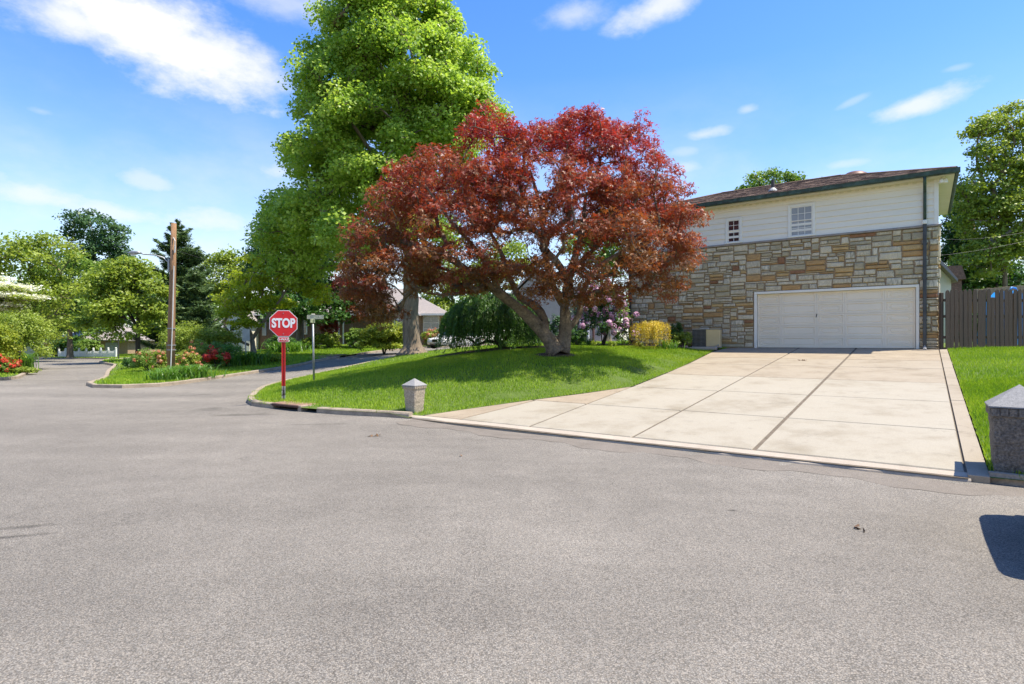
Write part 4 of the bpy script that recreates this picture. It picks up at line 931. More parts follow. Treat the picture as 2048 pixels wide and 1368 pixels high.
bg_tree('lawn_tree','round light green tree with short trunk left of the utility pole',276,39,[(255,548,46,36),(225,590,52,44),(292,585,44,46),(255,630,72,48),(200,650,38,32),(312,640,30,42),(240,590,50,50,1.5)],LM['light'],'dark',54,n=300,per=52,leaf=.23,trunk_r=.16,clump_r=.6,upper=.3)
bg_tree('broadleaf_tree','hazy light green tree beyond the pines, right of the utility pole',452,82,[(445,545,42,34),(470,580,40,38),(420,600,42,38),(455,520,22,20),(490,560,30,40)],LM['light'],'grey',55,n=150,per=55,leaf=.42,trunk_r=.35,clump_r=1.2)
bg_tree('evergreen_tree','dark leafy tree behind the yellow-green dogwood',600,44,[(580,450,60,50),(545,500,48,48),(610,540,68,50),(660,520,52,62),(570,570,62,42),(640,590,52,34),(520,530,30,40),(600,605,62,26,-1),(660,612,50,22,-1),(565,618,44,20,-1),(700,590,40,30,0),(610,626,46,14,-2),(660,632,36,12,-2),(560,632,34,12,-2)],LM['dark'],'pale',56,n=430,per=60,leaf=.24,trunk_r=.3,clump_r=.75)
bg_tree('broadleaf_tree','leafy green tree seen between the tulip trunk and the lace-leaf maple',905,68,[(880,560,60,50),(930,590,42,40),(870,620,50,34),(960,560,50,50),(1010,540,55,60)],LM['light'],'grey',57,n=190,per=58,leaf=.36,trunk_r=.3,clump_r=1.1)
bg_tree('broadleaf_tree','green tree behind the maple crown beside the stone wall',1215,46,[(1215,550,40,40),(1190,500,60,60),(1240,480,50,60)],LM['mid'],'grey',58,n=110,per=55,leaf=.26,trunk_r=.25,clump_r=.8)
bg_tree('broadleaf_tree','tree top showing above the middle of the house roof',1545,44,[(1545,372,56,34),(1590,385,32,24),(1500,392,28,14),(1545,420,70,40),(1480,388,12,9),(1640,372,18,9)],LM['mid'],'grey',59,n=190,per=42,leaf=.24,trunk_r=.25,clump_r=.6)
bg_tree('feathery_tree','tall airy tree at the right edge behind the fence',2010,31,[(1985,265,42,36),(2030,235,36,32),(1962,315,32,28),(2010,340,52,40),(2045,300,40,60),(1955,385,48,36),(2020,420,60,45),(1960,450,40,40),(2065,380,50,80),(2000,500,60,45),(1985,430,50,60),(2030,520,50,40),(1960,520,40,40),(2040,470,50,50)],LM['light'],'grey',60,n=600,per=42,leaf=.17,trunk_r=.13,clump_r=.6,flat=.42,droop=.55)
bg_tree('evergreen_tree','dense dark green tree right behind the house corner',1925,34,[(1925,420,26,48),(1920,480,34,42),(1950,520,46,44),(1905,520,22,40),(1990,545,50,30),(1930,565,40,24),(1985,575,46,22),(2040,570,40,24)],LM['dark'],'dark',61,n=320,per=56,leaf=.17,trunk_r=.18,clump_r=.5)
bg_tree('red_maple','small red-leaved maple with slender pale stems in front of the brick house',700,43.5,[(690,575,34,26),(665,595,22,20),(720,600,36,30),(745,580,28,34),(705,625,40,18),(755,620,24,24)],LM['maple'],'pale',62,n=190,per=34,leaf=.17,trunk_r=.08,clump_r=.42,shape='palmate3',flat=.5,gradient=.4)
# yellow-green dogwood: flat layered sprays
d = 36; x, y, _ = at(508,700,d); z = gl(x,y)-.06
pD = [[(x,y,z,.17),PT(502,672,d,.14),PT(486,640,d,.10),PT(480,600,d-.2,.07),PT(500,540,d-.2,.04)],[PT(503,680,d,.12),PT(530,640,d-.3,.10),PT(560,600,d-.5,.07),PT(590,550,d-.6,.04)],[PT(498,690,d,.09),PT(470,676,d-.5,.07),PT(448,650,d-.8,.04)],[PT(486,640,d,.07),PT(520,590,d+.4,.05),PT(545,530,d+.5,.03)]]
bD = [B(540,485,36,42,13,1.4),B(575,500,35.6,48,15,1.5),B(520,520,35.8,38,15,1.4),B(600,525,35.5,42,15,1.3),B(490,560,35.5,40,15,1.3),B(550,545,35,60,17,1.6),B(470,595,35.3,40,17,1.3),B(520,580,35,44,17,1.4),B(625,580,35.2,30,15,1.1),B(590,570,35,38,15,1.2),B(500,615,35,48,19,1.4),B(465,630,35,28,17,1.1),B(545,610,36.5,44,17,1.2),B(640,595,35.4,22,11,.9),B(495,648,34.8,30,15,1),B(560,470,36.4,26,13,1)]
tree('dogwood_tree','yellow-green dogwood with flat layered branches behind the stop sign','tree',(x,y,z),pD,bD,430,46,.16,LM['dogwood'],'pale',63,clump_r=.40,flat=.42,droop=.35,up=.6,out=.4,rnd=.8,shell=.3,twig=.009,sides=10)
# white flowering dogwood reaching in at the left edge
d = 22; x, y, _ = at(-120,760,d); z = gl(x,y)-.06
pW = [[(x,y,z,.16),PT(-115,700,d,.13),PT(-100,640,d,.09),PT(-80,590,d,.05)],[PT(-108,670,d,.08),PT(-50,630,d,.05),PT(10,606,d,.03),PT(55,600,d,.015)]]
bW = [B(-5,580,22,52,12,1.2),B(-40,560,22,40,6,1.2),B(8,598,22,62,10,1),B(-30,595,22,60,6,1.2),B(-20,615,22,55,6,1.1),B(-60,620,22,50,7,1.2),B(-70,580,22,40,10,1.2)]
wt = tree('white_dogwood','white-blossomed dogwood branch reaching in at the left edge','tree',(x,y,z),pW,bW,130,46,.11,LM['light'],'pale',64,clump_r=.34,flat=.2,droop=.2,up=1.3,out=.2,rnd=.4,shell=.3,twig=.008,sides=10)
rng = np.random.default_rng(7); C, O = clump_points([(b[0]-x,b[1]-y,b[2]-z+.07,b[3],b[4],b[5]*.9) for b in bW[:6]], 520, rng, .2, .5)
idx = np.repeat(np.arange(len(C)), 24); pos = C[idx]+rng.normal(size=(len(idx),3))*np.array([.2,.2,.05]); V, Q = leaves(pos, unit(np.array([0,0,1])+rng.normal(size=(len(idx),3))*.35), .085, .8, 0, rng)
link('blossom', fast_mesh('blossom', V, Q, LM['white'], rng.random(len(Q))), wt)['kind'] = 'stuff'

def pine(name, label, px, d, top, bottom, halfw, seed, whorls=20, bark='grey', dens=1.0, lm=None):
    rng = np.random.default_rng(seed); x, y, _ = at(px, 684, d); z = gl(x, y)-.1; root = empty(name, (x,y,z), 0, label, 'tree')
    zt = EYE+(684-top)/F*d-z; zb = EYE+(684-bottom)/F*d-z; hw = halfw/F*d
    trunk_mesh([[(0,0,0,.32),(0,0,zt*.3,.27),(.05,0,zt*.7,.14),(0,0,zt,.02)]], rng, 1.2, .04, 10).build('trunk', BARK[bark], root, smooth=True)
    E0 = []; E1 = []; R = []; pos = []; tip = []
    for w in range(whorls):
        t = w/(whorls-1); h = zb+(zt-zb)*t; nb = int(rng.integers(4,7)); ln0 = hw*(1-t)**.6*(.78+.22*math.sin(w*2.1))+.2
        for k in range(nb):
            a = rng.uniform(0, 6.283); ln = ln0*rng.uniform(.6,1.12); dr = np.array([math.cos(a), math.sin(a), 0]); p0 = np.array([0,0,h+rng.normal(0,.15)])
            ss = np.linspace(0,1,9); bend = lambda s: p0+dr*ln*s+np.array([0,0,1])*ln*(.10*s+.18*s*s-.16*np.sin(s*3.0))
            for i in range(8): E0.append(bend(ss[i])); E1.append(bend(ss[i+1])); R.append(.05*(1-ss[i])+.012)
            m = int(120*ln*dens); s = rng.random(m)**.65; side = np.array([-dr[1],dr[0],0])
            q = np.array([bend(v) for v in s])+side*(rng.normal(size=(m,1))*.22*ln*(.35+.65*np.sin(s*2.6))[:,None])+np.array([0,0,1])*rng.normal(size=(m,1))*.07
            pos.append(q); tip.append(np.tile(dr*.7+np.array([0,0,.35]),(m,1))+side*rng.normal(size=(m,1))*.5)
    pos = np.concatenate(pos); tip = np.concatenate(tip); V, Q = leaves(pos, unit(np.array([0,0,1])+rng.normal(size=pos.shape)*.5), .5, .2, 0, rng, .05, tipdir=tip)
    link('crown', fast_mesh('crown', V, Q, lm or LM['pine'], np.clip(rng.normal(.45,.25,len(Q)),0,1)), root)
    P = np.array(E0+E1); n = len(E0); par = np.r_[np.zeros(n,int)-1, np.arange(n)]; V, Q = edge_tubes(P, par, np.r_[R,R], n); link('branches', fast_mesh('branches', V, Q, BARK['dark'], smooth=True), root)['kind'] = 'stuff'
    return root
pine('pine_tree','tall dark pine behind the utility pole',356,63,446,690,105,71,28,dens=1.3)
pine('pine_tree','shorter grey-trunked pine just right of the utility pole',388,60,540,660,58,72,16,dens=1.5)
pine('pine_tree','dark spruce behind the house corner at the right',1912,42,380,600,22,73,16)

# ------------------------------------------------------------------ shrubs and flowers
def shrub(name, label, px, py, d, rx, ry, lm, seed, rd=None, n=70, per=44, leaf=.07, group=None, flowers=None, nf=0, fsize=.07, lobes=4, flat=.7, stem='dark', cat='shrub', up=.6, aspect=.55, clump=None, fup=True, onG=True):
    """mounded shrub; px,py its foot in the photo at distance d, rx/ry half width and full height in photo px"""
    rng = np.random.default_rng(seed); x, y, zz = at(px, py, d); z = gl(x, y) if onG else zz
    root = empty(name, (x,y,z), 0, label, cat, group); hw = rx/F*d; hh = ry/F*d; dp = rd or hw*.9
    bl = [(0,0,hh*.5,hw*.8,dp*.8,hh*.5),(0,0,hh*.24,hw*.92,dp*.92,hh*.24)]
    for i in range(lobes): a = i*2*math.pi/lobes+rng.uniform(0,.8); k = rng.uniform(.3,.6); bl.append((hw*k*math.cos(a),dp*k*math.sin(a),hh*rng.uniform(.36,.62),hw*rng.uniform(.4,.55),dp*rng.uniform(.4,.55),hh*rng.uniform(.3,.42)))
    C, O = clump_points(bl, n, rng, .6, .35); C[:,2] = np.maximum(C[:,2], .06); cr = clump or max(.09, hw*.2)
    st = MB()
    for i in range(5): a = i*1.3; q = C[rng.integers(len(C))]; st.tube([(.05*math.cos(a),.05*math.sin(a),-.05),tuple(q*np.array([.4,.4,.5])),tuple(q*.92)], [.022*max(.6,hw),.015*max(.6,hw),.006], 5)
    st.build('stems', BARK[stem], root)
    idx = np.repeat(np.arange(len(C)), per); off = unit(rng.normal(size=(len(idx),3)))*rng.random((len(idx),1))**.4; pos = C[idx]+off*cr*np.array([1,1,flat]); pos[:,2] = np.maximum(pos[:,2], .01)
    nrm = unit(np.array([0,0,1])*up+O[idx]*.5+off*.5+rng.normal(size=pos.shape)*.5); V, Q = leaves(pos, nrm, leaf, aspect, .2, rng)
    link('foliage', fast_mesh('foliage', V, Q, lm, np.clip(rng.random(len(C))[idx]*.5+rng.random(len(idx))*.5,0,1)), root)
    if flowers:
        k = rng.choice(len(C), min(nf, len(C)), replace=len(C) < nf); k = k[C[k,2] > hh*.25]; fi = np.repeat(k, 26); of = unit(rng.normal(size=(len(fi),3))); fc = C[fi]+O[fi]*cr*.85+of*fsize*1.3
        V, Q = leaves(fc, unit(of+O[fi]*.6+np.array([0,0,.3])), fsize, .8, 0, rng, .1); link('flowers', fast_mesh('flowers', V, Q, flowers, rng.random(len(Q))), root)['kind'] = 'stuff'
    return root
def straps(name, label, px, py, d, n, h, spread, lm, seed, w=.018, group=None, cat='plant', vis=1.0):
    """fountain of arching strap leaves"""
    rng = np.random.default_rng(seed); x, y, _ = at(px, py, d); z = gl(x, y); root = empty(name, (x,y,z), 0, label, cat, group)
    a = rng.uniform(0, 2*np.pi, n); c = np.stack([rng.normal(0,spread*.4,n), rng.normal(0,spread*.4,n), np.zeros(n)], -1); dr = np.stack([np.cos(a),np.sin(a),np.zeros(n)],-1); s = np.stack([-dr[:,1],dr[:,0],np.zeros(n)],-1)
    H = (h*rng.uniform(.6,1.15,n))[:,None]; ln = (spread*rng.uniform(.35,1,n))[:,None]; V = []; K = 6
    for k in range(K):
        t = k/(K-1); p = c+dr*ln*t**1.3+np.array([0,0,1])*H*(1.9*t-1.25*t*t)*1.3; ww = w*(1-t)**.6*1.0; V += [p-s*ww, p+s*ww]
    V = np.stack(V, 1); n0 = np.arange(n)[:,None]*2*K; Q = np.concatenate([np.concatenate([n0+2*k,n0+2*k+1,n0+2*k+3,n0+2*k+2],1)[:,None] for k in range(K-1)],1).reshape(-1,4)
    link('leaves', fast_mesh('leaves', V.reshape(-1,3), Q, lm, np.repeat(np.clip(rng.normal(.5,.25,n),0,1), K-1)), root); return root
# foundation planting along the stone wall
shrub('rhododendron','rhododendron in pink bloom at the left corner of the stone house',1205,690,22.6,58,132,LM['dark'],81,n=150,per=34,leaf=.13,flowers=LM['pink'],nf=150,fsize=.085,lobes=5,stem='dark',aspect=.32,clump=.2)
shrub('pink_azalea','pink flowering branches beside the corner downspout',1246,640,22.4,30,75,LM['mid'],82,n=46,per=20,leaf=.1,flowers=LM['pink'],nf=46,fsize=.085,stem='dark',aspect=.35,clump=.16)
shrub('dark_shrub','low dark green shrub under the rhododendron',1155,692,22.0,26,36,LM['dark'],83,n=60,per=40,leaf=.07)
weeping('weeping_gold_shrub','weeping shrub with golden hanging strands against the stone wall',tuple(np.r_[at(1301,690,21.0)[:2], gl(*at(1301,690,21.0)[:2])]),[],(*at(1301,657,21.0),.72,.5,.26),120,LM['gold'],None,84,leaf=.042,per=60,length=(.5,.95),out=.22,aspect=.4)
shrub('small_conifer','small cone-shaped evergreen between the golden shrub and the air conditioner',1352,690,22.0,14,52,LM['dark'],85,n=70,per=40,leaf=.05,lobes=2,flat=1)
shrub('leafy_shrub','bright green leafy shrub left of the air conditioner',1366,692,21.5,24,32,LM['light'],86,n=70,per=30,leaf=.08,aspect=.45)
straps('spider_plant','pale strap-leaved clump at the edge of the bed',1336,694,21.0,110,.35,.42,LM['strap'],87,.012)
for i, (px, s) in enumerate(((1278,8),(1190,10),(1225,9))): shrub('bed_plant', ['small green plant at the foot of the golden shrub','small pale plant below the dark shrub in the bed','low leafy plant under the rhododendron blossom'][i], px, 691, 21.5, s, 12, LM['light'], 880+i, n=14, per=30, leaf=.05, cat='plant')
shrub('ground_cover','bright green ground cover behind the maple trunk',1145,693,24.5,50,16,LM['yellow'],89,n=60,per=36,leaf=.07)
shrub('low_hedge','green low shrub seen under the lace-leaf maple',1040,697,26,46,30,LM['mid'],90,n=90,per=40,leaf=.07)
# across the side street
shrub('yellow_shrub','rounded bright yellow-green mounded shrub left of the tulip trunk',768,699,37,58,62,LM['yellow'],91,n=330,per=46,leaf=.13,flat=.5,clump=.32,up=1)
shrub('leafy_shrub','green shrub beside the slender stems of the small red maple',712,698,42,26,42,LM['mid'],92,n=90,per=44,leaf=.13)
shrub('leafy_shrub','pale green shrub below the brick house window',655,700,42,30,32,LM['light'],93,n=80,per=44,leaf=.13)
shrub('bronze_shrub','bronze-red leaved shrub in front of the brick house behind the street-name sign',655,692,43,24,60,LM['maple'],941,n=90,per=40,leaf=.13)
shrub('leafy_shrub','low green shrub behind the street-name post',620,702,42,22,26,LM['light'],94,n=60,per=44,leaf=.13)
shrub('dark_shrub','dark green shrub below the white siding wall',565,706,40,34,34,LM['dark'],95,n=90,per=44,leaf=.13)
shrub('flower_bush','orange flowered bush right of the tulip trunk',868,676,47,28,32,LM['light'],96,n=80,per=40,leaf=.14,flowers=LM['coral'],nf=34,fsize=.10)
shrub('flower_bush','small red flowered bush peeking out left of the tulip trunk',800,676,46,14,22,LM['mid'],97,n=40,per=40,leaf=.13,flowers=LM['red'],nf=14,fsize=.09)
straps('daylily_clump','long-leaved daylily clump at the foot of the utility pole',372,762,22.5,420,.5,.95,LM['strap'],98,.02)
straps('daylily_clump','daylily leaves spilling over the kerb right of the utility pole',330,768,21.0,220,.42,.6,LM['strap'],99,.018)
straps('daylily_clump','dark strap-leaved clump at the foot of the grey sign post',500,735,29.5,420,.65,1.0,LM['strapdark'],100,.022)
straps('daylily_clump','fresh green daylily clump left of the grey sign post',452,742,28.5,300,.6,.9,LM['strap'],101,.022)
straps('iris_clump','upright iris leaves behind the stop sign post',575,715,39,300,.7,1.5,LM['strap'],102,.03)
shrub('azalea','scarlet azalea in bloom right of the utility pole',434,726,27.6,24,46,LM['mid'],103,n=60,per=30,leaf=.07,flowers=LM['red'],nf=90,fsize=.09)
shrub('azalea','coral azalea just right of the utility pole',374,738,26,28,46,LM['light'],104,n=80,per=34,leaf=.07,flowers=LM['coral'],nf=26,fsize=.06)
shrub('azalea','pale pink azalea behind the coral one',402,724,28.4,36,48,LM['light'],105,n=90,per=34,leaf=.075,flowers=LM['coral'],nf=22,fsize=.06)
shrub('azalea','green azalea with few coral blooms left of the utility pole',298,746,26.5,38,46,LM['mid'],106,n=100,per=36,leaf=.075,flowers=LM['coral'],nf=18,fsize=.06)
shrub('leafy_shrub','dark low shrub at the tip of the far lawn',262,740,28.5,20,24,LM['dark'],107,n=60,per=40,leaf=.08)
shrub('tall_shrub','tall yellow-green shrub mass behind the azaleas',385,714,33,60,76,LM['light'],108,n=230,per=44,leaf=.10,lobes=6)
shrub('tall_shrub','yellow-green shrub below the dogwood branches',446,710,34,40,62,LM['yellow'],109,n=130,per=44,leaf=.10)
shrub('leafy_shrub','bright green spreading shrub between the azaleas and the grey sign post',440,730,29,48,46,LM['strap'],110,n=140,per=44,leaf=.08)
shrub('leafy_shrub','yellow-green low shrub at the foot of the dogwood',545,722,31,30,16,LM['yellow'],111,n=60,per=40,leaf=.08)
shrub('azalea','small azalea tight against the left side of the utility pole',322,738,26,14,40,LM['light'],112,n=50,per=34,leaf=.07,flowers=LM['coral'],nf=14,fsize=.06)
# left verge
shrub('roadside_shrub','large olive shrub at the left edge behind the diamond sign',30,742,31,85,120,LM['light'],113,n=300,per=50,leaf=.11,lobes=6,clump=.42)
shrub('roadside_shrub','yellow-green shrub overhanging the verge at the left edge',-20,740,27,60,100,LM['yellow'],114,n=180,per=50,leaf=.11,lobes=6,clump=.4)
shrub('azalea','red azalea in bloom at the left edge of the verge',10,748,26.5,28,32,LM['mid'],115,n=80,per=34,leaf=.07,flowers=LM['red'],nf=46,fsize=.07)
straps('grass_clump','tuft of tall grass at the foot of the diamond sign',50,738,28.5,260,.85,.5,LM['strap'],116,.016)
shrub('verge_plants','low leafy plants along the kerb below the diamond sign',48,744,26.8,30,10,LM['light'],117,n=50,per=40,leaf=.08,cat='plant')
shrub('dark_shrub','dark evergreen shrub behind the left end of the white picket fence',135,712,63,34,42,LM['dark'],121,n=110,per=46,leaf=.2)
shrub('dark_shrub','dark shrub behind the middle of the white picket fence',178,711,62,28,34,LM['mid'],122,n=90,per=46,leaf=.2)
bg_tree('broadleaf_tree','low spreading green tree over the road end at the far left',110,66,[(90,655,60,24),(150,660,60,22),(50,660,50,26),(120,640,60,30)],LM['mid'],'dark',123,n=130,per=50,leaf=.3,trunk_r=.15,clump_r=.7)
# behind the fence at the right
shrub('yellow_bush','bright yellow-green bush above the picket fence at the right edge',2035,610,23,40,82,LM['yellow'],118,n=130,per=46,leaf=.10)
shrub('gold_bush','small golden bush showing above the picket fence',1984,600,22,13,46,LM['gold'],119,n=50,per=40,leaf=.08)
shrub('leafy_bush','green bush rising behind the picket fence by the house',1950,600,24,34,66,LM['dark'],120,n=110,per=46,leaf=.10)
# small evergreens in front of the grey house
for i, (px, h) in enumerate(((1045,46),(1092,50),(1112,58),(1142,44))):
    shrub('young_evergreen', ['small pointed evergreen at the left of the row by the grey house','second pointed evergreen by the grey house','tallest pointed evergreen by the grey house','evergreen nearest the arched doorway'][i], px, 664, 52, 12, h, LM['blue'], 130+i, n=60, per=34, leaf=.16, lobes=1, group='young evergreens by the grey house', flat=1, clump=.22)
shrub('flower_bed','pale pink flower bed on the lawn beyond the side street',1105,668,46,18,12,LM['mid'],140,n=40,per=30,leaf=.12,flowers=LM['coral'],nf=26,fsize=.1)
# the wood that closes the view far behind
def wood(name, label, px0, px1, d, top, seed, lm, n=420, per=34):
    rng = np.random.default_rng(seed); bl = []
    for px in np.arange(px0, px1, 42): h = top+rng.uniform(-22,30); bl.append(B(px, (h+690)/2, d+rng.uniform(-5,5), 48, (690-h)/2, 5))
    C, O = clump_points(bl, n, rng, .5, .3); idx = np.repeat(np.arange(len(C)), per); off = unit(rng.normal(size=(len(idx),3)))*rng.random((len(idx),1))**.4
    pos = C[idx]+off*2.0*np.array([1,1,.7]); V, Q = leaves(pos, unit(np.array([0,0,.8])+O[idx]*.5+off*.5+rng.normal(size=pos.shape)*.5), .8, .65, .3, rng)
    o = link(name, fast_mesh(name, V, Q, lm, np.clip(rng.random(len(C))[idx]*.5+rng.random(len(idx))*.5,0,1))); setp(o, label, 'trees', None, 'stuff')
wood('far_wood','far green wood closing the view behind the street',-160,640,112,590,151,LM['mid'],620,38)
wood('far_wood','far trees beyond the houses in the middle',640,1300,120,600,152,LM['mid'],420,34)
wood('far_wood','far trees behind the fence at the right',1840,2300,70,560,153,LM['mid'],240,40)

# ------------------------------------------------------------------ signs, posts, poles
M['red'] = mat('sign_red',(.68,.014,.016),(.54,.014,.016),5,.42,spec=.4)
M['white'] = mat('sign_white',(.80,.79,.76),(.72,.71,.68),8,.45)
M['redpost'] = mat('post_red',(.64,.03,.022),(.48,.022,.018),5,.5,.1,60)
M['galv'] = mat('galvanised_steel',(.36,.37,.37),(.24,.245,.25),12,.45,.1,60,metal=.5)
M['rusty'] = mat('worn_post',(.42,.40,.36),(.10,.07,.05),11,.7,.3,60,lo=.42,hi=.55)
M['signback'] = mat('sign_back',(.40,.42,.42),(.31,.33,.33),5,.45,metal=.4)
M['faded'] = mat('faded_green_plate',(.36,.40,.27),(.27,.32,.20),9,.6)
M['cream'] = mat('cream_paint',(.78,.74,.58),(.70,.66,.50),9,.6)
M['pole'] = mat('pole_wood',(.33,.185,.10),(.15,.085,.048),5,.9,.6,40,detail=8,stretch=(6,6,.35),c3=(.30,.17,.088),fine=.25)
M['pvc'] = mat('conduit',(.62,.60,.56),(.50,.48,.45),5,.5)
def text_mesh(body, size, m, bold=0, ext=.002, squash=1.0):
    cu = bpy.data.curves.new('lettering', 'FONT'); cu.body = body; cu.size = size; cu.align_x = 'CENTER'; cu.align_y = 'CENTER'; cu.extrude = ext; cu.offset = bold; cu.space_character = 1.0
    o = bpy.data.objects.new('lettering', cu); COL.objects.link(o); dg = bpy.context.evaluated_depsgraph_get(); me = bpy.data.meshes.new_from_object(o.evaluated_get(dg)); bpy.data.objects.remove(o)
    me.transform(Matrix.Diagonal((squash,1,1,1))); me.materials.clear(); me.materials.append(m); me.name = 'lettering'; return me
def regular(n, r, ph): return [(r*math.cos(2*math.pi*k/n+ph), r*math.sin(2*math.pi*k/n+ph)) for k in range(n)]
def rounded(w, h, r, k=4):
    out = []
    for cx, cy, a0 in ((w/2-r,h/2-r,0),(-w/2+r,h/2-r,90),(-w/2+r,-h/2+r,180),(w/2-r,-h/2+r,270)):
        for i in range(k+1): a = math.radians(a0+90*i/k); out.append((cx+r*math.cos(a), cy+r*math.sin(a)))
    return out
def channel(mb, z0, z1, w=.088, dpt=.035):
    mb.prism([(-w/2,0),(-w*.28,0),(-w*.22,dpt),(w*.22,dpt),(w*.28,0),(w/2,0),(w/2,.008),(w*.33,.008),(w*.27,dpt+.008),(-w*.27,dpt+.008),(-w*.33,.008),(-w/2,.008)], z0, z1, axis=2)
def stop_sign(px, py, d, zc, label, size=.62, rz=.22, far=False, faceaway=False):
    x, y, _ = at(px, py, d); z = gl(x, y); s = empty('stop_sign', (x,y,z-.02), rz, label, 'sign'); c = zc-z+.02
    R = size/2/math.cos(math.pi/8); e = math.pi/8
    p = MB(); p.prism([(u,w+c) for u, w in regular(8,R,e)], -.006, .0, axis=1); pl = p.build('panel', M['white'] if not faceaway else M['signback'], s)
    p = MB(); p.prism([(u,w+c) for u, w in regular(8,R*.955,e)], -.0095, -.0058, axis=1); p.build('red_face', M['red'], pl)
    t = link('lettering', text_mesh('STOP', size*.47, M['white'], size*.019, .0015, .74), pl, None, (0,-.0115,c-size*.0), (math.pi/2,0,0))
    for b in (.82,-.82):
        q = MB(); q.tube([(0,-.016,c+b*size/2*.95),(0,-.008,c+b*size/2*.95)], .011, 8); q.build('bolt', M['galv'], pl)
    top = c-size/2-.16 if not far else c+size/2
    if far:
        q = MB(); q.tube([(0,.03,0),(0,.03,c+size*.4)], .03, 8); q.build('post', M['spout'], s); return s
    q = MB(); channel(q, .34, c+size*.42); q.build('post', M['redpost'], s)
    q = MB(); channel(q, 0, .338, .08); q.build('post_foot', M['rusty'], s)
    q = MB()
    for i in range(14): q.tube([(0,-.004,.42+i*.075),(0,.004,.42+i*.075)], .006, 6)
    q.build('bolt_holes', M['black'], s)['kind'] = 'stuff'
    zz = c-size/2-.068; q = MB(); q.prism([(u,w+zz) for u, w in rounded(.245,.115,.02)], -.006, .0, axis=1); pq = q.build('plaque', M['white'], s)
    q = MB(); q.prism([(u,w+zz) for u, w in rounded(.226,.096,.016)], -.0092, -.0058, axis=1); q.build('plaque_face', M['red'], pq)
    link('lettering', text_mesh('3-WAY', .078, M['white'], .0016, .0012, .95), pq, None, (0,-.0108,zz), (math.pi/2,0,0)); return s
stop_sign(567,803,13.5, at(567,647,13.5)[2], 'red octagonal stop sign with white lettering on a red post at the corner')
# street-name post
d = 18.0; x, y, _ = at(626,756,d); z = gl(x,y); s = empty('street_name_sign', (x,y,z-.05), .1, 'faded street-name sign on a thin grey post behind the stop sign', 'sign')
q = MB(); q.tube([(.03,0,0),(.0,0,at(0,645,d)[2]-z)], .03, 10); q.build('post', M['galv'], s, smooth=True)
c = at(0,634,d)[2]-z+.05
q = MB(); q.prism([(u+.07,w+c) for u, w in rounded(.50,.125,.006)], -.006, .006, axis=1); pl = q.build('name_plate', M['faded'], s)
q = MB()
for a, b in (((-.178,-.0085,c-.0615),(.318,-.0062,c-.05)),((-.178,-.0085,c+.05),(.318,-.0062,c+.0615)),((-.178,-.0085,c-.05),(-.166,-.0062,c+.05)),((.306,-.0085,c-.05),(.318,-.0062,c+.05))): q.box(a, b)
q.build('border', M['cream'], pl)
link('lettering', text_mesh('SCARLET RD', .088, M['cream'], .0012, .001, .86), pl, None, (.07,-.0075,c), (math.pi/2,0,0))
q = MB(); q.bbox((-.04,-.022,c-.19),(.05,.022,c-.066),.006); q.build('bracket', M['faded'], s)
q = MB(); q.bbox((-.05,-.018,c+.064),(.06,.018,c+.10),.006); q.build('cap', M['cream'], s)
q = MB(); q.box((-.012,-.30,c-.185),(.0,.26,c-.075)); q.build('cross_plate', M['faded'], s)
# grey sign seen from behind, further up the side street
d = 29.3; x, y, _ = at(491,735,d); z = gl(x,y); s = empty('road_sign', (x,y,z-.05), 1.15, 'grey metal sign seen edge-on on a leaning post in front of the dogwood', 'sign'); c = at(0,668,d)[2]-z
q = MB(); q.tube([(.05,0,0),(-.03,0,c+.35)], .03, 8); q.build('post', M['galv'], s)
q = MB(); q.prism([(u,w+c) for u, w in rounded(.46,.62,.04)], -.045,-.038, axis=1); q.build('panel', M['signback'], s)
# diamond warning sign (back) and small posts on the left
d = 30.5; x, y, _ = at(56,735,d); z = gl(x,y); s = empty('diamond_sign', (x,y,z-.05), .2, 'grey diamond-shaped sign back on a thin post at the left roadside', 'sign'); c = at(0,702,d)[2]-z
q = MB(); q.tube([(0,.03,0),(0,.03,c+.3)], .025, 8); q.build('post', M['galv'], s)
q = MB(); q.prism([(u,w+c) for u, w in regular(4,.34,0)], -.006, .0, axis=1); q.build('panel', M['signback'], s)
d = 27.5; x, y, _ = at(39,735,d); z = gl(x,y); s = empty('marker_post', (x,y,z-.05), 0, 'short black post with bulbous base left of the diamond sign', 'post')
q = MB(); q.lathe([(.05,0),(.05,.35),(.03,.4),(.025,.95),(.04,1.0),(.03,1.05)], 10); q.build('shaft', M['black'], s); q = MB(); q.lathe([(.06,.98),(.07,1.02),(.02,1.08)], 10); q.build('head', M['black'], s)
stop_sign(93,712,60, at(93,687,60)[2], 'small far stop sign at the end of the street on the left', .62, .0, True)
d = 48; x, y, _ = at(237,722,d); z = gl(x,y); s = empty('slim_post', (x,y,z-.05), 0, 'thin dark post at the end of the white picket fence', 'post')
q = MB(); q.tube([(0,0,0),(0,0,1.75)], .04, 8); q.build('shaft', M['spout'], s); q = MB(); q.lathe([(.05,1.74),(.055,1.78),(.01,1.82)], 8); q.build('cap', M['spout'], s)
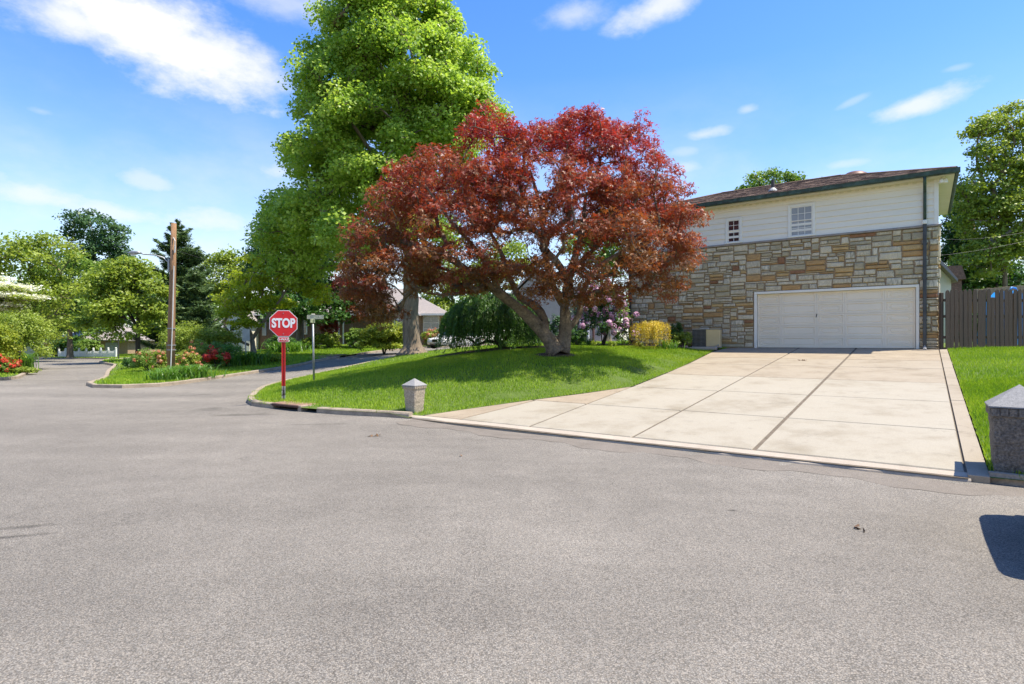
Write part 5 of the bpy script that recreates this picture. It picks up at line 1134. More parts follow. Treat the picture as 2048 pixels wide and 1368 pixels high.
# utility pole with street lamp
d = 24.2; x, y, _ = at(343,748,d); z = gl(x,y); top = at(0,447,d)[2]-z; s = empty('utility_pole', (x,y,z-.1), 0, 'brown wooden utility pole with a street lamp arm beside the far lawn', 'pole')
q = MB(); q.tube([(-.02,0,0),(0,0,2.4),(.06,0,4.5),(.10,0,top+.1)], [.15,.14,.12,.10], 14); q.build('shaft', M['pole'], s, smooth=True)
q = MB(); q.tube([(.06,-.16,.35),(.14,-.155,2.4),(.18,-.13,4.7)], .022, 6); q.build('conduit', M['pvc'], s)
for zz in (1.15,1.35,2.05): q = MB(); q.lathe([(.172,zz),(.174,zz+.02),(.172,zz+.04)], 14); q.build('steel_band', M['galv'], s)
q = MB(); q.bbox((-.18,-.08,.85),(-.13,.08,1.5),.01); q.build('ground_guard', M['pole'], s)
q = MB(); q.bbox((-.13,-.07,4.45),(-.05,.07,5.0),.01); ar = q.build('lamp_bracket', M['galv'], s)
la = at(278,507,d)-np.array([x,y,z-.1]); q = MB(); q.tube([(-.08,0,4.55),(-.12,0,4.85),(-.28,-.1,5.05),(-.6,-.2,5.15),(-1.0,-.3,5.17),(la[0]+.3,-.4,5.2)], .028, 8); q.build('lamp_arm', M['galv'], s, smooth=True)
q = MB(); q.tube([(-.06,0,5.0),(-.45,-.15,5.13)], .012, 6); q.build('arm_stay', M['galv'], s)
hx = la[0]+.3; q = MB(); q.tube([(hx+.05,-.4,5.2),(hx-.08,-.42,5.215),(hx-.3,-.45,5.21),(hx-.46,-.47,5.19)], [.035,.07,.085,.03], 10); lh = q.build('lamp_head', M['galv'], s, smooth=True)
q = MB(); q.tube([(hx-.1,-.42,5.17),(hx-.3,-.45,5.14),(hx-.38,-.46,5.16)], [.04,.06,.02], 8); q.build('lens', M['pvc'], lh, smooth=True)
q = MB(); q.tube([(.22,-.14,5.25),(.24,-.15,5.55)], .03, 8); q.build('insulator', M['pvc'], s)
q = MB(); q.tube([(.2,-.1,5.35),(.24,-.15,5.75),(.14,-.1,5.9)], .02, 6); q.build('cable_guard', M['pvc'], s)
poleT = np.array([x+.12,y,z+5.3])
def wire(label, a, b, sag, r=.012):
    a = np.array(a); b = np.array(b); q = MB(); q.tube([tuple(a+(b-a)*t-np.array([0,0,sag*4*t*(1-t)])) for t in np.linspace(0,1,18)], r, 5); o = q.build('overhead_wire', M['spout']); setp(o, label, 'wire')
wire('thin wire running right from the utility pole', poleT, at(640,560,46), .35)
wire('thin wire across the gap above the lace-leaf maple', at(720,596,58), at(1010,588,58), .05, .02)
wire('thin wire right of the house above the fence', at(1870,478,24), at(2100,452,24), .2, .005)
wire('lower thin wire right of the house slanting up', at(1870,512,24), at(2100,470,24), .1, .005)
d = 38; x, y, _ = at(1943,600,d); z = g(x,y); s = empty('utility_pole', (x,y,z-.1), 0, 'weathered utility pole among the trees behind the fence', 'pole')
q = MB(); q.tube([(0,0,0),(.05,0,at(0,368,d)[2]-z)], [.17,.13], 12); q.build('shaft', M['pole'], s, smooth=True); q = MB(); q.bbox((-.7,-.05,9.2),(.8,.05,9.32),.01); q.build('cross_arm', M['pole'], s)

# ------------------------------------------------------------------ storm drains
M['drain'] = mat('drain_slab',(.32,.20,.135),(.19,.115,.08),12,.9,.6,70,fine=.35)
M['rust_iron'] = mat('rusty_iron',(.10,.05,.035),(.045,.025,.02),12,.8,.4,60)
def drain(label, p0, p1, inward, depth):
    p0 = np.array(p0); p1 = np.array(p1); t = unit(p1-p0); n = np.array([-t[1],t[0]])*inward; L = np.linalg.norm(p1-p0); z0 = g(*p0); s = empty('storm_drain', (*p0, z0), math.atan2(t[1],t[0]), label, 'drain'); k = inward
    slope = (g(*p1)-z0)/L
    def bx(x0,x1,y0,y1,za,zb,nm,m):
        q = MB(); Y0, Y1 = sorted((y0*k,y1*k)); q.bbox((x0,Y0,za),(x1,Y1,zb),.012); q.v = [(v[0],v[1],v[2]+slope*v[0]) for v in q.v]; return q.build(nm, m, s)
    bx(0,L,.02,depth,.085,.135,'cover', M['drain']); bx(-.02,.09,.0,.2,-.1,.13,'jamb', M['kerb']); bx(L-.09,L+.02,.0,.2,-.1,.13,'jamb', M['kerb'])
    bx(.09,L-.09,.16,.3,-.12,.083,'throat', M['dark']); bx(.05,L-.05,-.02,.04,.075,.128,'lintel', M['rust_iron'])
    bx(-.09,.0,.2,depth+.08,.06,.125,'edging', M['kerb']); bx(L,L+.09,.2,depth+.08,.06,.12,'edging', M['kerb']); bx(0,L,depth,depth+.08,.06,.12,'edging', M['kerb'])
drain('storm drain with brown cover slab at the corner kerb by the stop sign', (-5.42,12.86), (-4.55,12.30), 1, 1.0)
drain('storm drain opening in the far kerb of the side street', (-10.85,33.8), (-10.55,36.6), 1, 1.1)

# ------------------------------------------------------------------ granite gate posts
M['granite'] = mat('granite_rough',(.47,.385,.28),(.27,.22,.155),30,.9,.7,45,detail=8,fine=.35,c3=(.38,.31,.225))
M['granite_dark'] = mat('granite_dark',(.27,.22,.165),(.12,.10,.08),34,.9,.8,50,detail=8,fine=.5,c3=(.165,.145,.12))
M['granite_cap'] = mat('granite_cap',(.30,.29,.28),(.20,.195,.19),40,.8,.3,90,fine=.2)
def gate_post(label, loc, rz, w, h, cap, mbody, mcap, taper, seed):
    rng = np.random.default_rng(seed); s = empty('stone_post', loc, rz, label, 'post'); n = 12; S = 7
    ang = []
    vs = []; fs = []
    per = []
    for side in range(4):
        for k in range(S): per.append((side, k/S))
    chip = rng.uniform(0,1,(4,n+1))
    for i in range(n+1):
        t = i/n; ww = w*(1-taper*(1-t))
        for side, u in per:
            c = 1-.035*rng.random(); e = min(u, 1-u)
            ch = (.05+.05*chip[side, i] if u == 0 else 0)
            a = ww/2*c; b = -ww/2+ww*u
            p = {0:(b,-a),1:(a,b),2:(-b,a),3:(-a,-b)}[side]
            k_ = 1-ch; vs.append((p[0]*k_, p[1]*k_, h*t-.06*(i == 0)))
    m_ = len(per)
    for i in range(n):
        for k in range(m_): fs.append((i*m_+k, i*m_+(k+1)%m_, (i+1)*m_+(k+1)%m_, (i+1)*m_+k))
    fs.append(tuple(range(n*m_, (n+1)*m_))); q = MB(); q.add(vs, fs); q.build('shaft', mbody, s)
    W2 = w*.53; bh = cap*.42; q = MB(); q.bbox((-W2*.955,-W2*.955,h),(W2*.955,W2*.955,h+bh),.006); bd = q.build('band', mbody, s)
    nb = 7; bw = 2*W2*.955/nb
    for side in range(4):
        for k in range(nb):
            a = -W2*.955+k*bw; q = MB(); q.bbox((a+.006,-W2*.955-.012,h+.012),(a+bw-.006,-W2*.955+.01,h+bh-.006),.004)
            c_, s_ = math.cos(side*math.pi/2), math.sin(side*math.pi/2); q.v = [(v[0]*c_-v[1]*s_, v[0]*s_+v[1]*c_, v[2]) for v in q.v]; q.build('band_block', mbody, bd)
    q = MB(); z0 = h+bh; q.add([(-W2*1.03,-W2*1.03,z0),(W2*1.03,-W2*1.03,z0),(W2*1.03,W2*1.03,z0),(-W2*1.03,W2*1.03,z0),(-W2*1.03,-W2*1.03,z0+.015),(W2*1.03,-W2*1.03,z0+.015),(W2*1.03,W2*1.03,z0+.015),(-W2*1.03,W2*1.03,z0+.015),(0,0,z0+cap)],
        [(3,2,1,0),(0,1,5,4),(1,2,6,5),(2,3,7,6),(3,0,4,7),(4,5,8),(5,6,8),(6,7,8),(7,4,8)]); q.build('cap', mcap, s); return s
x, y, _ = at(829,826,11.7); gate_post('pale granite post with pyramid cap at the left of the driveway', (x,y,gl(x,y)-.02), H_ROT, .335, .49, .15, M['granite'], M['granite_cap'], .2, 1)
x, y = hl(.485,-13.98); gate_post('large dark granite post with pyramid cap at the right edge of the photo', (x,y,gl(x,y)-.02), H_ROT, .52, .62, .25, M['granite_dark'], M['granite_cap'], .10, 2)

# ------------------------------------------------------------------ fences
M['fence'] = mat('fence_paint',(.105,.070,.048),(.066,.044,.031),4,.75,.3,40,stretch=(6,6,.5),fine=.15)
M['oldwood'] = mat('old_board',(.42,.31,.20),(.27,.19,.12),4,.85,.3,40,stretch=(6,6,.4))
M['bluetarp'] = mat('blue_plastic',(.02,.28,.70),(.015,.2,.55),3,.4,spec=.5)
f0 = np.array(hl(.12,-.22)); x, y = f0; fz = g(x,y)+.06; s = empty('picket_fence', (x,y,fz), math.radians(4), 'dark brown wooden picket fence with rounded tops right of the house', 'fence')
pk = MB(); w2, hh = .066, 1.86; arc = [(w2*math.cos(a)*1.0, hh-.11+.11*math.sin(a)) for a in np.linspace(0, math.pi, 9)]
pk.prism([(-w2,.02),(w2,.02)]+arc, -.010, .010, axis=1); pm = pk.mesh('picket', M['fence'])
pk2 = MB(); pk2.prism([(-w2,.02),(w2,.02),(w2,hh-.30),(w2*.6,hh-.27),(.0,hh-.285),(-w2*.5,hh-.265),(-w2,hh-.29)], -.010,.010, axis=1); pm2 = pk2.mesh('broken_picket', M['fence'])
for i in range(34):
    X = .12+i*.150; dzf = (g(x+X*.997, y+X*.07)+.06)-fz
    o = link('picket', pm2 if i == 10 else pm, s, None, (X+random.uniform(-.008,.008), random.uniform(-.006,.006), dzf+random.uniform(-.015,.02)), (0, random.uniform(-.012,.012), 0)); o.scale = (random.uniform(.9,1.02),1,1)
for zz in (.35,1.0,1.5):
    q = MB(); q.bbox((.02,.013,zz),(5.3,.05,zz+.085),.006); q.build('rail', M['fence'], s)
for X in (.0,2.45,4.9): q = MB(); q.bbox((X-.045,.052,-.1),(X+.045,.14,1.78),.008); q.build('post', M['fence'], s)
d = 25.0; x, y, _ = at(1985,640,d); s = empty('board_fence', (x,y,g(x,y)), math.radians(-9), 'pale tan board fence further back at the right edge', 'fence')
bm_ = MB(); bm_.bbox((-.068,-.01,0),(.068,.01,2.45),.004); bmz = bm_.mesh('board', M['oldwood'])
for i in range(22): link('board', bmz, s, None, (-.6+i*.145, random.uniform(-.004,.004), random.uniform(-.02,.02)+i*.012))
for zz in (.5,1.9): q = MB(); q.bbox((-.7,.012,zz),(2.6,.05,zz+.09),.005); q.build('rail', M['oldwood'], s)
x, y, _ = at(2003,640,20.5); z = g(x,y); s = empty('play_slide', (x,y,z), .3, 'bright blue plastic play structure glimpsed behind the dark picket fence', 'playset')
q = MB(); q.prism([(-.75,.05),(.6,.05),(.62,1.5),(.45,2.02),(.15,1.98),(-.2,1.7),(-.62,1.0)], -.35, .35, axis=1); q.build('shell', M['bluetarp'], s)
q = MB(); q.tube([(.1,-.2,2.0),(.2,-.2,2.12),(.4,-.2,2.1),(.5,-.2,1.9)], .03, 8); q.build('handrail', M['bluetarp'], s, smooth=True)
# far white picket fence
A = np.array(at(118,716,60)[:2]); Bq = np.array(at(232,714,55)[:2]); t = unit(Bq-A); L = np.linalg.norm(Bq-A); s = empty('white_fence', (*A, g(*A)+LT), math.atan2(t[1],t[0]), 'white picket fence with scalloped top far down the road', 'fence')
npst = 8
for k in range(npst+1):
    X = L*k/npst; h0 = g(*(A+t*X))+LT-(g(*A)+LT)
    q = MB(); q.bbox((X-.07,-.07,h0),(X+.07,.07,h0+.86),.01); po = q.build('post', M['white'], s); q = MB(); q.lathe([(.09,.86+h0),(.1,.89+h0),(.02,.95+h0)], 8, (X,0,0)); q.build('cap', M['white'], po)
    if k < npst:
        q = MB(); n = 9
        for j in range(n): u = (j+1)/(n+1); xx = X+L/npst*u; hh_ = .74-.13*math.sin(math.pi*u); q.box((xx-.04,-.05,h0+.06),(xx+.04,-.028,h0+hh_))
        for zz in (.18,.42): q.box((X+.07,-.027,h0+zz),(X+L/npst-.07,.01,h0+zz+.07))
        q.build('picket_panel', M['white'], s)['kind'] = 'stuff'

# ------------------------------------------------------------------ air conditioner and bed edging
M['acbeige'] = mat('ac_beige',(.60,.47,.25),(.54,.42,.22),3,.5); M['acgrey'] = mat('ac_grille',(.36,.34,.30),(.28,.26,.23),4,.5)
s = empty('air_conditioner', (*hl(-7.02,-.62), gl(*hl(-7.02,-.62))+.0), H_ROT+.12, 'beige outdoor air-conditioner unit with black fan grille against the stone wall', 'air conditioner')
q = MB(); q.bbox((-.5,-.2,.08),(.0,.2,.72),.012); q.build('fan_case', M['black'], s)
q = MB(); q.bbox((.0,-.205,.08),(.5,.205,.72),.012); q.build('side_cabinet', M['acbeige'], s); q = MB(); q.bbox((-.515,-.215,.72),(.515,.215,.755),.008); q.build('lid', M['acgrey'], s)
q = MB(); q.bbox((-.51,-.21,.045),(.51,.21,.085),.006); q.build('base_pan', M['acgrey'], s)
for X in (-.36,.36): q = MB(); q.bbox((X-.06,-.19,-.03),(X+.06,.19,.047),.008); q.build('foot', M['black'], s)
q = MB()
for i in range(11): X = -.48+i*.046; q.box((X,-.222,.11),(X+.005,-.214,.70))
for i in range(12): Z = .12+i*.05; q.box((-.485,-.220,Z),(-.012,-.216,Z+.005))
q.build('grille', M['acgrey'], s)['kind'] = 'stuff'
q = MB(); q.tube([(.38,-.22,.1),(.38,-.3,.1),(.38,-.32,.02)], .02, 8); q.tube([(.44,-.22,.14),(.44,-.28,.14)], .025, 8); q.build('valve', M['galv'], s)
M['brick'] = mat('edging_brick',(.42,.30,.23),(.26,.17,.13),9,.9,.4,50,fine=.2)
be = smooth_path([hl(-11.2,-1.62),hl(-10.4,-1.6),hl(-9.6,-1.52),hl(-8.7,-1.38),hl(-7.9,-1.2),hl(-7.62,-1.0)], .23); s = empty('bed_edging', (*be[0], gl(*be[0])), 0, 'row of small edging bricks along the planting bed by the wall', 'edging')
for i in range(len(be)-1):
    a, b = be[i], be[i+1]; t = unit(b-a); L = np.linalg.norm(b-a); q = MB(); q.bbox((-L*.46,-.055,-.03),(L*.46,.055,.075+random.uniform(-.012,.012)),.012)
    m_ = (a+b)/2; o = q.build('brick', M['brick'], s, loc=(m_[0]-be[0][0], m_[1]-be[0][1], gl(*m_)-gl(*be[0]))); o.rotation_euler = (0,0,math.atan2(t[1],t[0])+random.uniform(-.08,.08))
q = MB(); w = hl(-7.3,-1.05); q.bbox((-.7,-.12,-.05),(.75,.12,.05),.015); o = q.build('concrete_sill', M['concrete'], None, loc=(*w, gl(*w)+.02)); o.rotation_euler = (0,0,H_ROT+.1); setp(o, 'pale concrete strip in front of the air conditioner', 'paving')

# ------------------------------------------------------------------ houses beyond
M['brickstone'] = mat('brick_stone',(.52,.375,.24),(.22,.15,.10),6,.9,.5,12,detail=7,c3=(.38,.265,.175),stretch=(1,1,2.6),fine=.35)
M['brown_brick'] = mat('brown_brick',(.28,.175,.125),(.13,.08,.06),7,.9,.5,12,detail=7,c3=(.15,.095,.07),stretch=(1,1,3),fine=.35)
M['greyroof'] = mat('grey_shingle',(.33,.29,.265),(.22,.19,.175),5,.95,.4,30,fine=.2,stretch=(1,4,4)); M['stucco'] = mat('grey_stucco',(.40,.36,.325),(.33,.295,.265),1.5,.95,.3,60,fine=.1)
M['bluegrey'] = mat('blue_grey_paint',(.40,.42,.45),(.33,.35,.38),4,.6)
def hip(mb, x0, x1, y0, y1, z, rise, o=.45):
    x0 -= o; x1 += o; y0 -= o; y1 += o; hw = min(x1-x0, y1-y0)/2; ym = (y0+y1)/2; z0 = z-.12
    mb.add([(x0,y0,z0),(x1,y0,z0),(x1,y1,z0),(x0,y1,z0),(x0,y0,z),(x1,y0,z),(x1,y1,z),(x0,y1,z),(x0+hw,ym,z+rise),(x1-hw,ym,z+rise)], [(3,2,1,0),(0,1,5,4),(1,2,6,5),(2,3,7,6),(3,0,4,7),(4,5,9,8),(5,6,9),(6,7,8,9),(7,4,8)])
def far_window(root, x0, x1, z0, z1, y, nx=2, nz=2, m='pale_glass'):
    q = MB(); q.box((x0,y-.09,z0),(x1,y-.002,z1)); w = q.build('window', M['white'], root)
    iw, ih = (x1-x0-.1)/nx, (z1-z0-.1)/nz
    for i in range(nx):
        for k in range(nz): p = MB(); p.box((x0+.05+i*iw+.03,y-.10,z0+.05+k*ih+.03),(x0+.05+(i+1)*iw-.03,y-.088,z0+.05+(k+1)*ih-.03)); p.build('pane', M[m], w)
gz = 1.15; s = empty('ranch_house', (-13,49,gz), 0, 'long low brick ranch house with grey hip roof across the side street', 'house'); zz = lambda py, d: at(0,py,d)[2]-gz
E0 = zz(628,49)
q = MB(); q.box((-8.6,0,-.4),(2.5,8.5,E0)); q.build('wall', M['brown_brick'], s)
q = MB(); q.box((2.51,.3,-.4),(7.25,8.2,E0)); q.build('wing_wall', M['brickstone'], s)
q = MB(); hip(q, -8.6, 7.25, 0, 8.5, E0+.02, 2.55); rf_ = q.build('roof', M['greyroof'], s)
q = MB(); q.box((-2.2,3,E0+1.2),(-1.3,3.8,E0+3.6)); q.build('chimney', M['brown_brick'], rf_)
q = MB(); q.prism([(2.75,-.4),(5.05,-.4),(5.05,E0-.1),(3.9,E0+.95),(2.75,E0-.1)], -1.3, .5, axis=1); en = q.build('entry_gable', M['brickstone'], s)
q = MB(); q.prism([(2.5,E0-.2),(2.5,E0-.05),(3.9,E0+1.2),(5.3,E0-.05),(5.3,E0-.2),(3.9,E0+1.05)], -1.55, .6, axis=1); q.build('entry_roof', M['greyroof'], en)
q = MB(); q.prism([(2.46,E0-.22),(2.46,E0-.08),(3.9,E0+1.17),(5.34,E0-.08),(5.34,E0-.22),(3.9,E0+1.03)], -1.62, -1.56, axis=1); q.build('barge_board', M['white'], en)
q = MB(); q.box((3.2,-1.38,-.0),(4.25,-1.31,2.3)); dr = q.build('door', M['white'], s); q = MB(); q.box((3.32,-1.42,.15),(4.13,-1.385,2.15)); q.build('storm_pane', M['pale_glass'], dr)
far_window(s, 5.35,6.75,.9,E0-.15,.3,2,3); far_window(s, -5.35,-4.5,1.0,zz(638,49),0,2,2,'glass'); far_window(s, -2.8,-1.75,1.0,zz(638,49),0,2,2,'glass')
q = MB(); q.box((-9.05,-.6,-.3),(8.2,-.52,-.25)); q.v = []; q.f = []
q.tube([(-1.4,-.08,0),(-1.4,-.08,E0)], .06, 6); q.build('downspout', M['white'], s)
q = MB(); q.box((-9.1,-.52,E0-.14),(7.72,-.44,E0+.03)); q.build('gutter', M['white'], s)
wz = zz(612,47.5); q = MB(); q.prism([(-10.6,-.6),(-8.7,-.6),(-8.7,zz(640,47.5)),(-9.65,wz),(-10.6,zz(640,47.5))], -1.6, 3, axis=1); wl = q.build('white_gable', M['siding'], s)
q = MB(); q.prism([(-10.9,zz(646,47.5)),(-9.65,wz+.15),(-8.4,zz(646,47.5)),(-8.4,zz(644,47.5)),(-9.65,wz+.28),(-10.9,zz(644,47.5))], -1.9, 3.2, axis=1); q.build('gable_roof', M['greyroof'], wl); far_window(s, -10.35,-9.85,1.2,2.2,-1.6,1,2,'glass')
for sx in (-1.9,): q = MB(); q.box((-8.35,-.07,.9),(-8.0,.0,2.4)); q.build('shutter', M['bluegrey'], s)
# grey stucco house seen under the maple
gz = 1.2; d = 62; s = empty('stucco_house', (at(1085,0,d)[0],d,gz), 0, 'grey stucco house with gable and arched doorway seen under the red maple', 'house'); X = lambda px: (px-1085)/F*d; Zz = lambda py: at(0,py,d)[2]-gz
q = MB(); q.prism([(X(1028),-.5),(X(1140),-.5),(X(1140),Zz(612)),(X(1072),Zz(545)),(X(1028),Zz(590))], 0, 8, axis=1); q.build('wall', M['stucco'], s)
q = MB(); q.prism([(X(1020),Zz(592)),(X(1072),Zz(540)),(X(1148),Zz(614)),(X(1148),Zz(609)),(X(1072),Zz(534)),(X(1020),Zz(587))], -.35, 8.3, axis=1); q.build('roof', M['greyroof'], s)
q = MB(); q.box((X(1140)+.002,.4,-.5),(X(1235),8,Zz(590))); q.build('side_wall', M['stucco'], s)
q = MB(); q.prism([(X(1136),Zz(592)),(X(1240),Zz(592)),(X(1240),Zz(572)),(X(1150),Zz(572))], .1, 8.2, axis=1); q.build('side_roof', M['greyroof'], s)
arch = [(X(1149),0),(X(1173),0),(X(1173),Zz(615))]+[(X(1161)+(X(1173)-X(1161))*math.cos(a), Zz(615)+(Zz(598)-Zz(615))*math.sin(a)) for a in np.linspace(.2,math.pi-.2,7)]+[(X(1149),Zz(615))]
q = MB(); q.prism(arch, .30, .42, axis=1); dr = q.build('arched_door', M['glass'], s); q = MB(); q.box((X(1160),.26,0),(X(1162),.3,Zz(600))); q.build('door_bar', M['white'], dr)
for px in (1176,1186): q = MB(); q.tube([(X(px),-.3,0),(X(px),-.3,Zz(600))], .12, 10); q.build('column', M['white'] if px < 1180 else M['metal_brown'], s)
# brick house far left of the dogwood, with chimney and porch
gz = .9; d = 68; s = empty('chimney_house', (at(440,0,d)[0],d,gz), .15, 'distant brown house with tall brick chimney behind the shrubs', 'house'); X = lambda px: (px-440)/F*d; Zz = lambda py: at(0,py,d)[2]-gz
q = MB(); q.box((X(405),0,-.6),(X(500),7,Zz(652))); q.build('wall', M['brown_brick'], s); q = MB(); hip(q, X(405), X(500), 0, 7, Zz(652), 2.2, .4); q.build('roof', M['greyroof'], s)
q = MB(); q.box((X(449),-.35,-.5),(X(460),.4,Zz(598))); q.build('chimney', M['brown_brick'], s); q = MB(); q.prism([(X(408),Zz(655)),(X(448),Zz(655)),(X(446),Zz(642)),(X(412),Zz(642))], -2.4,-.02, axis=1); q.build('porch_roof', M['bluegrey'], s)
for px in (412,428,444): q = MB(); q.box((X(px)-.08,-2.3,-.6),(X(px)+.08,-2.14,Zz(655))); q.build('porch_post', M['white'], s)
far_window(s, X(414),X(424),.9,2.0,0,2,2,'glass')
# low white garage beyond the picket fence
gz = .3; d = 70; s = empty('white_garage', (at(170,0,d)[0],d,gz), -.1, 'low pale building with white doors beyond the picket fence', 'building'); X = lambda px: (px-170)/F*d; Zz = lambda py: at(0,py,d)[2]-gz
q = MB(); q.box((X(95),0,-.6),(X(262),7,Zz(680))); q.build('wall', M['brickstone'], s); q = MB(); hip(q, X(95), X(262), 0, 7, Zz(680), 1.8, .5); q.build('roof', M['greyroof'], s)
for a, b in ((186,202),(215,243)): q = MB(); q.box((X(a),-.06,-.3),(X(b),-.005,Zz(685))); q.build('garage_door', M['bluegrey'], s)
far_window(s, X(120),X(140),.8,1.9,0,2,2,'glass')
# neighbour's house behind the fence
gz = 1.35; d = 29; s = empty('neighbour_house', (at(1900,0,d)[0],d,gz), -.3, 'neighbouring house with cream gable and brown roof behind the picket fence', 'house'); X = lambda px: (px-1900)/F*d; Zz = lambda py: at(0,py,d)[2]-gz
q = MB(); q.prism([(X(1850),-.3),(X(1902),-.3),(X(1902),Zz(558)),(X(1876),Zz(526)),(X(1850),Zz(558))], 0, 6, axis=1); q.build('wall', M['soffit'], s)
q = MB(); q.prism([(X(1906),Zz(566)),(X(1876),Zz(528)),(X(1846),Zz(566)),(X(1846),Zz(560)),(X(1876),Zz(519)),(X(1906),Zz(560))], -.5, 6.2, axis=1); q.build('roof', M['greyroof'], s)
q = MB(); q.box((X(1903),1,-.3),(X(1935),6,Zz(556))); q.build('side_wall', M['brown_brick'], s); q = MB(); q.prism([(X(1902),Zz(556)),(X(1940),Zz(556)),(X(1932),Zz(528)),(X(1902),Zz(528))], .8, 6.2, axis=1); q.build('side_roof', M['shingle'], s)

# ------------------------------------------------------------------ cars
M['carwhite'] = mat('car_white',(.74,.72,.67),(.72,.70,.65),1,.25,spec=.5,coat=.6); M['cardark'] = mat('car_dark',(.03,.033,.04),(.028,.03,.036),1,.25,coat=.6)
M['tyre'] = mat('tyre',(.02,.02,.02),(.014,.014,.014),9,.9); M['rim'] = mat('wheel_rim',(.42,.42,.43),(.34,.34,.35),6,.35,metal=.8); M['lamp'] = mat('lamp_glass',(.55,.56,.56),(.42,.43,.44),14,.1,spec=.8); M['chrome'] = mat('chrome',(.6,.6,.6),(.5,.5,.5),6,.15,metal=1)
def car(label, loc, rz, paint, L=4.85, Wd=1.82, H=1.45, suv=False, name='parked_car'):
    """x forward, origin under the middle"""
    s = empty(name, loc, rz, label, 'car'); hw = Wd/2; hood = 1.12 if suv else .78; belt = 1.2 if suv else .92
    st = [(L/2,.70 if not suv else .84,.36,.58 if not suv else .85),(L/2-.06,.80 if not suv else .9,.28,.66 if not suv else 1.0),(L/2-.25,.92,.22,hood-.08),(L/2-.7,.97,.2,hood),(L/2-1.25,.985,.2,belt-.05),(.4,1,.2,belt),(-.8,1,.2,belt+.02),(-L/2+1.0,.985,.2,belt+.03),(-L/2+.3,.94,.25,belt+.0),(-L/2+.07,.86,.32,belt-.08),(-L/2,.76,.42,belt-.22)]
    q = MB(); vs = []; fs = []
    for x, k, zb, zt in st:
        w = hw*k; half = [(0,zb),(w*.86,zb),(w*.97,zb+.09),(w,zb+(zt-zb)*.45),(w*.985,zt-.14),(w*.93,zt-.05),(w*.82,zt),(w*.4,zt+.022),(0,zt+.03)]
        vs += [(x,y,z) for y, z in half]+[(x,-y,z) for y, z in half[-2:0:-1]]
    n = 16
    for i in range(len(st)-1): fs += [(i*n+k, i*n+(k+1)%n, (i+1)*n+(k+1)%n, (i+1)*n+k) for k in range(n)]
    fs += [tuple(range(n)), tuple(range((len(st)-1)*n, len(st)*n))]; q.add(vs, fs); body = q.build('body', paint, s, smooth=True)
    # greenhouse
    if suv: cs = [(.95,belt-.02,.93),(.25,H-.09,.80),(-.2,H-.01,.78),(-1.4,H-.02,.77),(-L/2+.35,H-.12,.76),(-L/2+.1,belt+.0,.88)]
    else: cs = [(1.0,belt-.04,.92),(.2,H-.06,.70),(-.15,H,.68),(-.9,H-.01,.68),(-1.25,H-.07,.68),(-L/2+.75,belt+.02,.86)]
    q = MB(); vs = []; fs = []
    def wid(z): t = (z-belt)/(H-belt); return hw*(.93-(.25 if not suv else .16)*max(0,t))
    P = [(x,z) for x, z, _ in cs]
    for sgn in (1,-1): vs += [(x, sgn*wid(z), z) for x, z in P]
    m_ = len(P); fs = [(k,k+1,m_+k+1,m_+k) for k in range(m_-1)]+[tuple(range(m_)), tuple(range(2*m_-1,m_-1,-1))]
    q.add(vs, fs); q.build('cabin_glass', M['glass'], s)
    q = MB(); rp = P[1:-1]; vs = [(x, sg*(wid(z)+.012)*(.99), z+.012) for x, z in rp for sg in (1,-1)]
    q.add(vs, [(2*k,2*k+1,2*k+3,2*k+2) for k in range(len(rp)-1)])
    q.v += [(v[0],v[1]*1.015,v[2]-.075) for v in vs]; N0 = len(vs)
    q.f += [(2*k,2*k+2,N0+2*k+2,N0+2*k) for k in range(len(rp)-1)]+[(2*k+1,2*k+3,N0+2*k+3,N0+2*k+1) for k in range(len(rp)-1)]+[(0,1,N0+1,N0),(N0-2,N0-1,2*N0-1,2*N0-2)]
    q.build('roof', paint, s)
    for sg in (1,-1):
        for a, b in ((P[0],P[1]),(P[-1],P[-2])):
            q = MB(); q.tube([(a[0],sg*(wid(a[1])+.004),a[1]),(b[0],sg*(wid(b[1])+.006),b[1])], .035, 6); q.build('pillar', paint, s)
        q = MB(); q.tube([(-.25,sg*(wid(belt)+.0),belt),(-.32,sg*(wid(H-.05)+.004),H-.05)], .035, 6); q.build('pillar', paint, s)
        q = MB(); ya, yb = sorted((sg*(hw*.88), sg*(hw+.10))); q.bbox((.66,ya,belt+.0),(.72,yb,belt+.04),.008); ya, yb = sorted((sg*(hw+.06), sg*(hw+.22))); q.bbox((.64,ya,belt-.01),(.75,yb,belt+.14),.03); q.build('mirror', paint, s)
        q = MB(); q.tube([(L/2-.12,sg*hw*.62,.62 if not suv else .78),(L/2-.02,sg*hw*.56,.6 if not suv else .76)], [.10,.085], 12); q.build('headlight', M['lamp'], s)
        q = MB(); q.bbox((-L/2-.01,sg*hw*.72-.12,belt-.3),(-L/2+.12,sg*hw*.72+.12,belt-.14),.02); q.build('tail_light', M['red'], s)
        for X in (L/2-.92, -L/2+.98):
            q = MB(); r = .36 if suv else .325; q.v = []; prof = [(.2,-.1),(r*.9,-.11),(r,-.08),(r,.08),(r*.9,.11),(.2,.1)]
            q.lathe(prof, 20); q.v = [(X+v[0], sg*(hw-.10)+v[2], r+v[1]) for v in q.v]; ty = q.build('wheel', M['tyre'], s)
            q = MB(); q.lathe([(.215,-.02),(.21,.1),(.06,.115),(.0,.118)], 14); q.v = [(X+v[0], sg*(hw-.10+v[2]), r+v[1]) for v in q.v]; q.build('rim', M['rim'], ty)
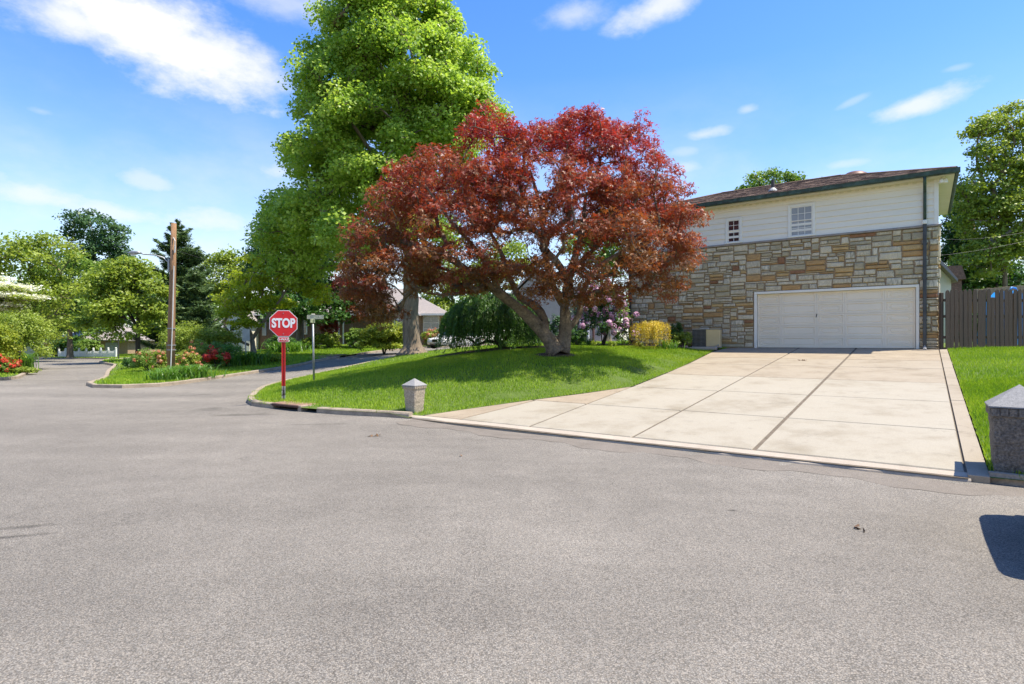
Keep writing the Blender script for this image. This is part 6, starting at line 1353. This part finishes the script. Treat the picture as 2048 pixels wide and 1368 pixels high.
    q = MB(); q.prism([(u,w+(.56 if not suv else .74)) for u, w in rounded(.46,.15,.07,5)], L/2-.05, L/2+.02, axis=0); gr = q.build('grille', M['black'], s)
    q = MB(); q.prism([(u,w+(.56 if not suv else .74)) for u, w in rounded(.50,.19,.085,5)], L/2-.06, L/2+.008, axis=0); q.build('grille_surround', M['chrome'], gr)
    q = MB(); q.bbox((L/2-.1,-hw*.5,.30),(L/2+.012,hw*.5,.37),.02); q.build('air_intake', M['black'], s); q = MB(); q.bbox((L/2-.3,-hw*.9,.2),(L/2-.02,hw*.9,.26),.02); q.build('valance', M['black'], s)
    return s
fx, fy, _ = at(872,694,39.0); ang = math.atan2(-.86,-.5); cx, cy = fx-2.3*math.cos(ang), fy-2.3*math.sin(ang); car('white saloon parked on the side street, nose showing right of the tulip trunk', (cx,cy,g(cx,cy)+.02), ang, M['carwhite'])
car('dark car standing just outside the right edge, its shadow falling on the road', (5.98,3.02,g(5.98,3.02)), math.atan2(-HX[1],-HX[0]), M['cardark'], 4.7, 2.0, 1.9, True)
# ------------------------------------------------------------------ small litter
M['litter'] = mat('dead_leaf',(.20,.11,.05),(.10,.055,.03),9,.9)
def litter(label, x, y, z, n, r, seed):
    rng = np.random.default_rng(seed); P = np.stack([rng.normal(0,r,n), rng.normal(0,r,n), rng.uniform(.004,.02,n)], -1); V, Q = leaves(P, unit(np.array([0,0,1])+rng.normal(size=(n,3))*.4), .07, .5, 0, rng)
    o = link('leaf_litter', fast_mesh('leaf_litter', V, Q, M['litter'])); o.location = (x,y,z); setp(o, label, 'leaves', None, 'stuff')
w = hl(-3.3,-3.75); litter('small heap of dead leaves in the middle of the driveway', *w, dz(-3.75)+.005, 16, .07, 1)
for i, (px, py) in enumerate(((748,868),(918,912),(1725,1045),(1720,1058))):
    dd = F*EYE/(py-684); x, y, _ = at(px,py,dd); litter(['brown leaf scraps on the road near the left post','single dead leaf on the road below the driveway','dead leaf on the road near the car shadow','small scrap beside the dead leaf near the car shadow'][i], x, y, g(x,y)+.004, (7,1,2,1)[i], .06, 20+i)
